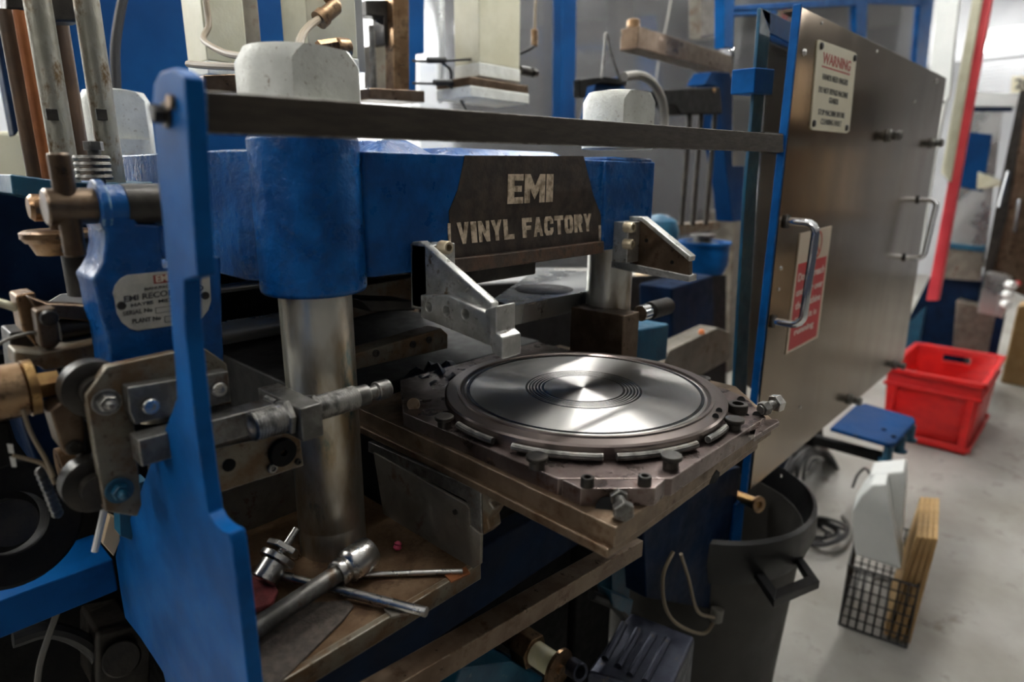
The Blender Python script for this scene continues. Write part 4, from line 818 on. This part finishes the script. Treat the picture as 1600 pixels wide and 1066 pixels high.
# ================================================================ above the head: rams, hoses, blue panels
def ram(name, label, px0, px1, ptop, pbot, Y, w, side=None):
    a = P(px0, pbot, Y=Y); b = P(px1, pbot, Y=Y); zt2 = P((px0+px1)/2, ptop, Y=Y).z
    t = thing(name, label, 'cylinder', ((a.x+b.x)/2, Y+w/2, a.z)); zm = a.z+(zt2-a.z)*.12
    build('barrel', G().box(a.x, b.x, Y, Y+w, zm, zt2), 'cream', t, bevel=.002)
    build('foot_block', G().box(a.x-.001, b.x+.001, Y-.001, Y+w, a.z, zm), 'whitep', t, bevel=.002)
    return t, a, b, zt2
t, a, b, z_ = ram('square_ram', 'cream square air ram, leftmost of three behind the bar', 326, 390, -60, 116, .98, .07)
build('side_bar', G().box(b.x+.002, b.x+.028, .99, 1.05, a.z, z_), 'sheet', t, bevel=.002)
t, a, b, z_ = ram('square_ram', 'cream square air ram standing just behind the near white nut', 484, 560, -60, 100, .86, .07)
build('side_bar', G().box(b.x+.001, b.x+.016, .865, .93, a.z, z_), 'inox', t, bevel=.001)
t, a, b, z_ = ram('square_ram', 'cream square air ram on a brown block above the lettering', 749, 812, -60, 119, 1.00, .075)
f0 = P(734, 119, Y=.985); f1 = P(826, 147, Y=.985); f2 = P(826, 163, Y=.985)
build('clamp_block', G().box(f0.x, f1.x, .985, 1.09, f1.z, f0.z), 'brown', t, bevel=.003); build('seat', G().box(f0.x, f1.x, .983, 1.09, f2.z, f1.z), 'whitep', t, bevel=.002)
bs = thing('back_bar', 'dull steel bar lying behind the near white nut', 'bar', P(350, 140, Y=.86)); build('bar', G().slab([(318, 117), (400, 114), (400, 146), (318, 146)], .05, Y=.86), 'brown', bs, bevel=.002)
pl = thing('blue_back_panel', 'tall bright blue cabinet behind the press head', 'cabinet', P(250, 180, Y=1.5))
build('panel', G().slab([(100, -60), (487, -60), (487, 240), (100, 240)], .08, Y=1.5), 'skyblue', pl, bevel=.004)
build('post', G().slab([(637, -60), (664, -60), (664, 84), (651, 84), (651, 150), (637, 150)], .06, Y=1.4), 'skyblue', pl, bevel=.004)
gc = thing('linear_guide', 'dark slide with a brown post right of the middle ram', 'guide', P(610, 150, Y=1.1))
build('post', G().slab([(614, -60), (639, -60), (640, 140), (616, 140)], .03, Y=1.1), 'bronze', gc, bevel=.002)
build('arm', G().slab([(572, 0), (612, 0), (612, 70), (601, 70), (600, 26), (573, 24)], .04, Y=1.12), 'dark', gc, bevel=.002)
rod('spindle', None, None, (580, 40), (585, 145), 1.10, .006, 'gray', gc); build('backing', G().slab([(576, 72), (614, 72), (614, 142), (578, 142)], .02, Y=1.2), 'sheet', gc)
build('base_slab', G().slab([(578, 137), (664, 142), (664, 160), (578, 155)], .08, Y=1.06), 'brown', gc, bevel=.002)
cpz = thing('copper_elbow', 'brown elbow connector on the middle ram', 'connector', P(510, 20, Y=.84))
build('elbow', G().tube([P(512, -6, Y=.845), P(524, 8, Y=.84), P(522, 14, Y=.835)], .0085, 12).tube([P(524, 10, Y=.838), P(503, 28, Y=.835)], .0105, 12), 'bronze', cpz)
build('cuff', G().cyl(P(506, 25, Y=.835), P(498, 32, Y=.835), .0125, n=20), 'bronze', cpz)
hose('brown_hose', 'brown hose dropping from the elbow connector to the near white nut', 'hose', [(500, 29, .835), (484, 40, .80), (472, 55, .75), (466, 74, .66)], .8, .0048, 'beigecable')
hose('brown_hose', 'brown hose running from the leftmost ram to the near white nut', 'hose', [(322, 0, .97), (326, 40, .96), (318, 62, .94), (350, 82, .85), (392, 90, .66)], .9, .0042, 'beigecable')
hose('brown_hose', 'short brown hose end above the bar left of the near nut', 'hose', [(294, 100, .8), (330, 103, .74), (388, 105, .65)], .7, .0038, 'beigecable')
hose('black_hose', 'black hose coming down the blue panel behind the left rods', 'hose', [(196, -20), (186, 30), (180, 80), (182, 140)], 1.3, .008, 'rubber')
fit = thing('hose_fitting', 'brown hose fitting at the foot of the middle ram', 'fitting', P(520, 75, Y=.80)); a = P(497, 73, Y=.80); b = P(533, 68, Y=.80)
build('nut', G().cyl(a, b, .008, n=6), 'bronze', fit, bevel=.0006); build('body', G().cyl(P(525, 75, Y=.80), P(545, 76, Y=.80), .013, n=20, c=.002), 'bronze', fit)
for k, (y0_, yy) in enumerate(((94, 93), (131, 128))):
    t = thing('cable_joint', ('upper' if k == 0 else 'lower')+' black cable with a fat moulded joint left of the third ram', 'cable', P(690, y0_, Y=1.05))
    x_ = 668+k*10
    build('cable', G().tube([P(645, yy+2, Y=1.1), P(x_, yy+3, Y=1.06), P(x_+30, yy+2, Y=1.04), P(748-k*14, yy-1-k*5, Y=1.02)], .0024, 8), 'rubber', t)
    build('joint', G().tube([P(x_, yy+1, Y=1.05), P(x_+14, yy+1, Y=1.045), P(x_+28, yy+1, Y=1.04)], .0062, 10), 'rubber', t)
    build('tail', G().tube([P(x_+22, yy+4, Y=1.04), P(x_+36, yy+18, Y=1.04), P(x_+36+k*14, yy+44, Y=1.05)], .0028, 8), 'rubber', t)
fc = thing('ram_sensor', 'black cable with a brown plug at the right of the third ram', 'sensor', P(832, 70, Y=1.0)); build('cable', G().tube([P(838, -20, Y=1.0), P(836, 20, Y=1.0), P(836, 46, Y=1.0)], .0032, 8), 'beigecable', fc)
build('plug', G().cyl(P(835, 72, Y=1.0), P(835, 46, Y=1.0), .0075, n=18, c=.001), 'bronze', fc); build('lead', G().tube([P(836, 70, Y=1.0), P(828, 76, Y=1.0), P(812, 84, Y=1.01)], .004, 8), 'rubber', fc)
a = P(812, 110, Y=1.02); vf = tag(build('air_valve', G().cyl(a, a+V((.03, 0, 0)), .010, n=16).cyl(a+V((.03, 0, 0)), a+V((.045, 0, 0)), .006, n=12).cyl(a+V((.042, 0, 0)), a+V((.054, 0, 0)), .010, n=6), 'dark'), 'small dark air valve low on the third ram', 'valve')
# right of the rams
gb = thing('gantry_beam', 'grey square steel beam sticking out left of the fixed screen', 'beam', P(1080, 90, Y=1.0))
e0 = P(998, 40, Y=1.0); e1 = P(998, 76, Y=1.0); e2 = P(1190, 90, Y=1.0); e3 = P(970, 38, X=e0.x)
build('beam', G().box(e0.x, e2.x+.1, 1.0, e3.y, e1.z, e0.z), 'brown', gb, bevel=.003); p = P(990, 32, Y=1.03); build('cap', G().cyl((p.x, 1.03, e0.z), (p.x, 1.03, e0.z+.022), .018, n=20, c=.003), 'bronze', gb)
gy = thing('pick_up_arm', 'blue curved arm with a black carriage below the gantry beam', 'arm', P(1130, 300, Y=.95))
build('arm', G().slab([(1100, 132), (1112, 112), (1141, 113), (1153, 150), (1166, 235), (1160, 345), (1144, 347), (1140, 300), (1124, 200), (1119, 135)], .06, Y=.95), 'skyblue', gy, bevel=.003)
build('carriage', G().slab([(1040, 140), (1126, 136), (1130, 178), (1064, 179), (1056, 166), (1040, 164)], .06, Y=.90), 'black', gy, bevel=.004)
for x_ in (1076, 1094, 1115): rod('guide_rod', None, None, (x_, 175), (x_-10, 352), .92, .0075, 'dark', gy)
p = P(1115, 141, Y=.90); build('bolt', G().cyl(p, p+V((0, -.004, 0)), .006, n=12), 'brass', gy)
pt = thing('extruder_pot', 'blue round pot with rusty fittings below the guide rods', 'pot', P(1098, 420, Y=1.0))
pc = P(1098, 380, Y=1.0); build('pot', G().lathe((pc.x, pc.y, pc.z-.10), (0, 0, 1), [(0, 0), (.075, 0), (.088, .03), (.088, .095), (.094, .098), (.094, .106), (.07, .106), (.07, .09), (0, .09)], 40), 'blue', pt)
build('top_fitting', G().lathe((pc.x-.005, pc.y, pc.z-.01), (0, 0, 1), [(0, 0), (.055, 0), (.055, .012), (.03, .016), (.03, .03), (.042, .032), (.042, .04), (0, .042)], 24), 'gray', pt)
build('top_plate', G().slab([(1052, 352), (1122, 346), (1126, 358), (1060, 368)], .05, Y=.94), 'rusty', pt, bevel=.002)
ss = tag(build('side_dome', G().lathe(P(1030, 362, Y=.9), (0, 0, 1), [(0, -.05), (.05, -.05), (.055, 0), (.045, .03), (.02, .045), (0, .048)], 32), 'teal'), 'blue-green domed casing left of the round pot', 'casing')
cn = thing('clamp_stand', 'blue clamp stand with a black handle behind the right white nut', 'stand', P(940, 200, Y=1.0))
build('bracket', G().slab([(918, 200), (928, 150), (934, 122), (972, 120), (980, 150), (982, 200)], .03, Y=.98), 'skyblue', cn, bevel=.003)
build('handle', G().slab([(906, 124), (945, 119), (980, 124), (980, 134), (940, 130), (918, 136), (916, 152), (906, 152)], .02, Y=.96), 'black', cn, bevel=.003)
build('spring_wire', G().tube([P(940, 122, Y=.95), P(944, 85, Y=.95), P(947, 52, Y=.95), P(955, 85, Y=.95), P(970, 128, Y=.95)], .003, 8), 'gray', cn)
hose('grey_hose', 'fat grey hose arching over the right white nut', 'hose', [(975, 120), (1000, 118), (1020, 130), (1034, 155), (1038, 185), (1036, 215)], .80, .0095, 'cable')
hose('thin_line', 'thin dark line slanting down behind the gantry beam', 'wire', [(1052, -20), (1042, 35), (1030, 90), (1024, 135)], 1.4, .004, 'cable')
hose('thin_line', 'thin dark line arching over the gantry beam', 'wire', [(1096, 58), (1120, 55), (1140, 70), (1148, 115)], .95, .0025, 'rubber')
bp_ = tag(build('blue_post', G().slab([(880, -60), (902, -60), (899, 190), (877, 190)], .05, Y=1.7), 'skyblue', bevel=.004), 'slim upright blue post behind the bar right of the third ram', 'post')
pg = tag(build('grey_post', G().slab([(1095, -60), (1122, -60), (1118, 60), (1096, 60)], .06, Y=1.5), 'sheet', bevel=.004), 'grey-green upright post above the gantry beam', 'post')
# upper guard frame with clear panes, behind the door
uf = thing('upper_guard_frame', 'blue tube frame with clear panes rising behind the guard door', 'frame', P(1300, 80, Y=.9))
YU = .90
for q in ([(1132, -60), (1150, -60), (1146, 75), (1131, 75)], [(1339, -60), (1358, -60), (1354, 60), (1337, 52)], [(1444, -60), (1466, -60), (1448, 110), (1430, 100)]): build('upright', G().slab(q, .03, Y=YU), 'blue', uf, bevel=.003)
for q in ([(1132, 18), (1340, 8), (1340, -4), (1132, 10)], [(1132, 26), (1215, 22), (1215, 16), (1132, 19)], [(1356, 4), (1445, 8), (1445, -4), (1356, -10)]): build('cross_tube', G().slab(q, .03, Y=YU), 'blue', uf, bevel=.003)
build('pane', G().slab([(1148, -60), (1340, -60), (1337, 260), (1146, 260)], .004, Y=YU+.013), 'perspex', uf); build('pane', G().slab([(1357, -60), (1446, -60), (1430, 260), (1353, 260)], .004, Y=YU+.013), 'perspex', uf)
bs2 = thing('back_screen', 'large clear perspex screen behind the press reflecting the strip lights', 'screen', P(800, 150, Y=1.75))
build('pane', G().slab([(655, -80), (1135, -80), (1130, 420), (660, 420)], .005, Y=1.75), 'perspex', bs2); build('edge', G().slab([(690, -80), (694, -80), (694, 160), (690, 160)], .02, Y=1.74), 'inox', bs2)
# ================================================================ right-hand background
pw = thing('white_post', 'tall white boxed post behind the far end of the guard door', 'post', P(1460, 400, X=2.7))
build('post', G().slab([(1468, -60), (1506, -60), (1492, 60), (1484, 150), (1478, 160), (1462, 240), (1440, 400), (1424, 400), (1440, 250), (1452, 120)], .03, X=2.7), 'white', pw, bevel=.004)
tag(build('cream_post', G().slab([(1526, -40), (1541, -40), (1484, 285), (1470, 270)], .03, X=3.15), 'cream', bevel=.003), 'narrow cream upright strip beside the red post', 'post')
tag(build('red_post', G().slab([(1541, -40), (1557, -40), (1466, 470), (1447, 470)], .04, X=3.25), 'redpaint', bevel=.003), 'tall red upright post at the end of the guard door', 'post')
RAIL = (G().tube([P(1508, 178, X=3.5), P(1512, 162, X=3.5), P(1516, 160, X=3.48), P(1515, 180, X=3.46), P(1500, 270, X=3.46), P(1484, 350, X=3.46)], .010, 10))
fm = thing('far_machine', 'second stainless-clad press machine down the aisle', 'machine', (4.4, .95, 0))
XF = 4.3
build('bent_rail', RAIL, 'pink', fm)
build('side_panel', G().slab([(1508, 172), (1566, 174), (1538, 418), (1470, 395)], .02, X=XF), 'inox', fm, bevel=.003)
build('top_beam', G().slab([(1520, 144), (1620, 146), (1620, 168), (1518, 166)], .05, X=XF), 'white', fm, bevel=.003)
build('blue_strip', G().slab([(1516, 167), (1582, 167), (1581, 174), (1514, 174)], .02, X=XF-.01), 'navy', fm)
build('inner_panel', G().slab([(1466, 384), (1538, 392), (1532, 440), (1458, 434)], .02, X=XF-.02), 'sheet', fm, bevel=.003)
build('inner_top', G().slab([(1468, 378), (1540, 386), (1538, 394), (1466, 386)], .03, X=XF-.03), 'teal', fm)
build('casing', G().slab([(1500, 205), (1550, 210), (1535, 300), (1490, 290)], .02, X=XF-.008), 'skyblue', fm, bevel=.003)
build('chute', G().slab([(1528, 268), (1566, 283), (1560, 292), (1526, 296)], .02, X=XF-.02), 'cream', fm, bevel=.002)
build('lower_frame', G().slab([(1452, 434), (1535, 440), (1500, 590), (1400, 590), (1418, 500)], .3, X=XF+.01), 'navy', fm, bevel=.004)
build('door_edge', G().slab([(1594, 140), (1606, 140), (1575, 330), (1548, 440), (1534, 440), (1560, 300)], .03, X=XF-.06), 'dark', fm, bevel=.003)
build('door_skin', G().slab([(1600, 160), (1680, 190), (1640, 480), (1548, 440), (1575, 330)], .01, X=XF-.05), 'brown', fm)
build('grey_cabinet', G().slab([(1494, 470), (1556, 486), (1546, 560), (1488, 548)], .2, X=XF-.10), 'sheet', fm, bevel=.004)
for q0, q1 in (((1580, 268), (1566, 322)), ((1596, 312), (1588, 360))):
    a = P(*q0, X=XF-.07); b = P(*q1, X=XF-.07); n = V((-.09, 0, 0)); build('handle', G().tube([a, a+n, b+n, b], .010, 8, smooth=False), 'chrome', fm)
bx = thing('control_box', 'grey push-button box with three white buttons on a blue stand', 'control box', P(1550, 560, X=3.95))
g0 = [(1541, 426), (1566, 430), (1556, 494), (1527, 488)]
build('box', G().slab(g0, .10, X=3.95), 'inox', bx, bevel=.004); build('face', G().slab([(1566, 430), (1578, 436), (1567, 498), (1556, 494)], .10, X=3.94), 'inox', bx, bevel=.003)
for q in ((1574, 444), (1570, 459), (1567, 474)): p = P(*q, X=3.94); build('button', G().cyl(p, p+V((-.03, -.03, 0)), .020, n=18, c=.003), 'white', bx)
sa = P(1556, 492, X=3.96); sb_ = P(1570, 494, X=3.96); build('stand', G().box(3.96, 4.0, sb_.y, sa.y, 0, sa.z), 'navy', bx, bevel=.003); p = P(1578, 446, X=3.94); build('red_plug', G().cyl(p, p+V((.1, -.02, 0)), .016, n=12), 'redplastic', bx)
fp0 = P(1420, 505, X=4.0); fp1 = P(1446, 480, X=4.0); tag(build('side_flap', G().prism([fp0, fp1, V((4.0, fp1.y, 0)), V((4.0, fp0.y, 0))], (.03, 0, 0)), 'teal', bevel=.003), 'blue-green flap beyond the door behind the red crate', 'flap')
cw = thing('cladding', 'grey ribbed cladding on the far wall', 'cladding', (7, 1.8, 2))
q0 = P(1515, 98, X=7.0); q1 = P(1640, 98, X=7.0); q2 = P(1640, 142, X=7.0)
n_ = 9
for k in range(n_):
    zz = q2.z+(q0.z-q2.z)*k/n_; build('rib', G().box(6.98, 7.0, q1.y, q0.y, zz, zz+(q0.z-q2.z)/n_*.72), 'corrug', cw, bevel=.004)
build('upper_sheet', G().box(7.0, 7.05, q1.y-.5, q0.y+.5, q0.z+.02, q0.z+.9), 'corrug', cw)
sg = thing('number_sign', 'cream number sign on the far machine at the right edge', 'sign', P(1590, 130, X=4.6)); build('board', G().slab([(1581, 119), (1640, 117), (1640, 144), (1579, 145)], .01, X=4.6), 'signcream', sg)
a = P(1585, 139, X=4.595); b = P(1612, 138, X=4.595); c = P(1586, 123, X=4.595); text('20', a, b-a, c-a, 'ink', sg, bold=.02)
oc = (build('orange_cap', G().lathe(P(1096, 522, Y=.655), (0, 0, 1), [(0, 0), (.007, 0), (.007, .006), (.004, .011), (0, .012)], 16), 'orangeb', press))
for nm, q, lb in (('pale_rod', ((340, 452), (392, 446)), 'upper pale rod seen between the end plate and the front column'), ('pale_rod', ((340, 522), (392, 512)), 'lower fat pale rod seen between the end plate and the front column')):
    a = P(*q[0], Y=.86); b = P(*q[1], Y=.86); b.z = a.z; d_ = V((.06, 0, 0)); tag(build(nm, G().cyl(a-d_, b+d_, .006 if nm and q[0][1] < 500 else .016, n=20), 'inox'), lb, 'rod')
g = G(); cc_ = P(688, 578, Z=.94); n_ = 9
vs = [[g.bm.verts.new((cc_.x+(i-4)*.011+(j-4)*.003, cc_.y+(j-4)*.010, .9265+.010*abs(math.sin(i*1.3+j*.7))*(1-abs(i-4)/5)+(.006 if (i*j) % 3 else 0))) for j in range(n_)] for i in range(n_)]
for i in range(n_-1):
    for j in range(n_-1): g.bm.faces.new((vs[i][j], vs[i+1][j], vs[i+1][j+1], vs[i][j+1]))
cl_ = build('cloth', g, 'motor'); cl_.modifiers.new('thickness', 'SOLIDIFY').thickness = .0015; tag(cl_, 'crumpled blue-grey cloth on the bed behind the mould', 'cloth')
# soft clutter far behind
def far(name, label, cat, pix, Y, d, m, floor=False, X=None):
    pts = [P(*q, Y=Y, X=X) for q in pix]
    if floor:
        for p in sorted(pts, key=lambda p: p.z)[:2]: p.z = 0
    return tag(build(name, G().prism(pts, (d, 0, 0) if X else (0, d, 0)), m, bevel=.01), label, cat)
far('tan_cabinet', 'tan cabinet far behind the guide rods', 'cabinet', [(1070, 262), (1150, 262), (1150, 420), (1062, 420)], 3.0, .5, 'tan', True)
far('white_box', 'white box on the tan cabinet behind the guide rods', 'box', [(1118, 272), (1145, 274), (1143, 284), (1118, 284)], 2.9, .2, 'white')
far('grey_cabinet', 'grey-white cabinet far behind the right end of the press head', 'cabinet', [(1026, 205), (1066, 205), (1062, 420), (1020, 420)], 3.7, .5, 'inox', True)
far('orange_box', 'orange box high up behind the upper guard frame', 'box', [(1155, 2), (1213, 0), (1212, 12), (1155, 14)], 2.6, .3, 'orangeb')
far('low_partition', 'pale low partition behind the cables left of the third ram', 'partition', [(655, 95), (870, 110), (870, 330), (655, 330)], 2.8, .1, 'wall', True)
far('grey_backdrop', 'drab grey backdrop added behind the clear screen beside the door', 'cabinet', [(1150, 330), (1300, 330), (1300, 640), (1130, 640)], 1.6, .4, 'sheet', True)  # grey slab added to dull the bright view through the pane
far('white_drum', 'pale green-white drum at the far left edge behind the pipes', 'drum', [(-60, 205), (42, 205), (46, 258), (-60, 262)], 1.6, .3, 'cream', True)
far('left_screen', 'pale bluish panel behind the pipes at the left edge', 'panel', [(-80, -40), (60, -40), (60, 270), (-80, 270)], 2.2, .05, 'wall', True)
far('blue_stanchion', 'dark blue slanting stanchion at the left edge', 'stanchion', [(-12, 30), (0, 30), (34, 200), (22, 215)], 1.5, .05, 'navy')
far('yellow_drum', 'yellowish drum at the right edge beyond the control box', 'drum', [(1590, 478), (1640, 470), (1640, 560), (1572, 556)], None, .2, 'ply', True, 4.7)

# ================================================================ across the aisle (rack and boxes added for the door to reflect)
rk = thing('reflection_rack', 'dark rack added across the aisle for the door to reflect', 'rack', (5.6, -1.2, 0))
for x in (4.4, 5.6, 6.8): build('upright', G().box(x, x+.06, -1.5, -1.44, 0, 2.1).box(x, x+.06, -1.0, -.94, 0, 2.1), 'black', rk)
for z in (.15, .85, 1.55): build('shelf', G().box(4.4, 6.86, -1.5, -.94, z, z+.05), 'brownpipe', rk)
tag(build('reflection_box', G().box(4.5, 5, -1.45, -1.0, 0.2, 0.65), 'tan', bevel=.005), 'lower left box on the added reflection rack across the aisle', 'box', 'boxes added for the door to reflect')
tag(build('reflection_box', G().box(5.1, 5.5, -1.45, -1.0, 0.2, 0.7), 'black', bevel=.005), 'lower middle box on the added reflection rack across the aisle', 'box', 'boxes added for the door to reflect')
tag(build('reflection_box', G().box(5.75, 6.35, -1.45, -1.0, 0.2, 0.6), 'brownpipe', bevel=.005), 'lower right box on the added reflection rack across the aisle', 'box', 'boxes added for the door to reflect')
tag(build('reflection_box', G().box(4.55, 5.15, -1.45, -1.0, 0.9, 1.4), 'brownpipe', bevel=.005), 'middle left box on the added reflection rack across the aisle', 'box', 'boxes added for the door to reflect')
tag(build('reflection_box', G().box(5.7, 6.2, -1.45, -1.0, 0.9, 1.45), 'tan', bevel=.005), 'middle right box on the added reflection rack across the aisle', 'box', 'boxes added for the door to reflect')
tag(build('reflection_box', G().box(4.6, 5.1, -1.45, -1.0, 1.6, 2), 'tan', bevel=.005), 'top left box on the added reflection rack across the aisle', 'box', 'boxes added for the door to reflect')
tag(build('reflection_box', G().box(6.3, 6.75, -1.45, -1.0, 1.6, 1.95), 'black', bevel=.005), 'top right box on the added reflection rack across the aisle', 'box', 'boxes added for the door to reflect')
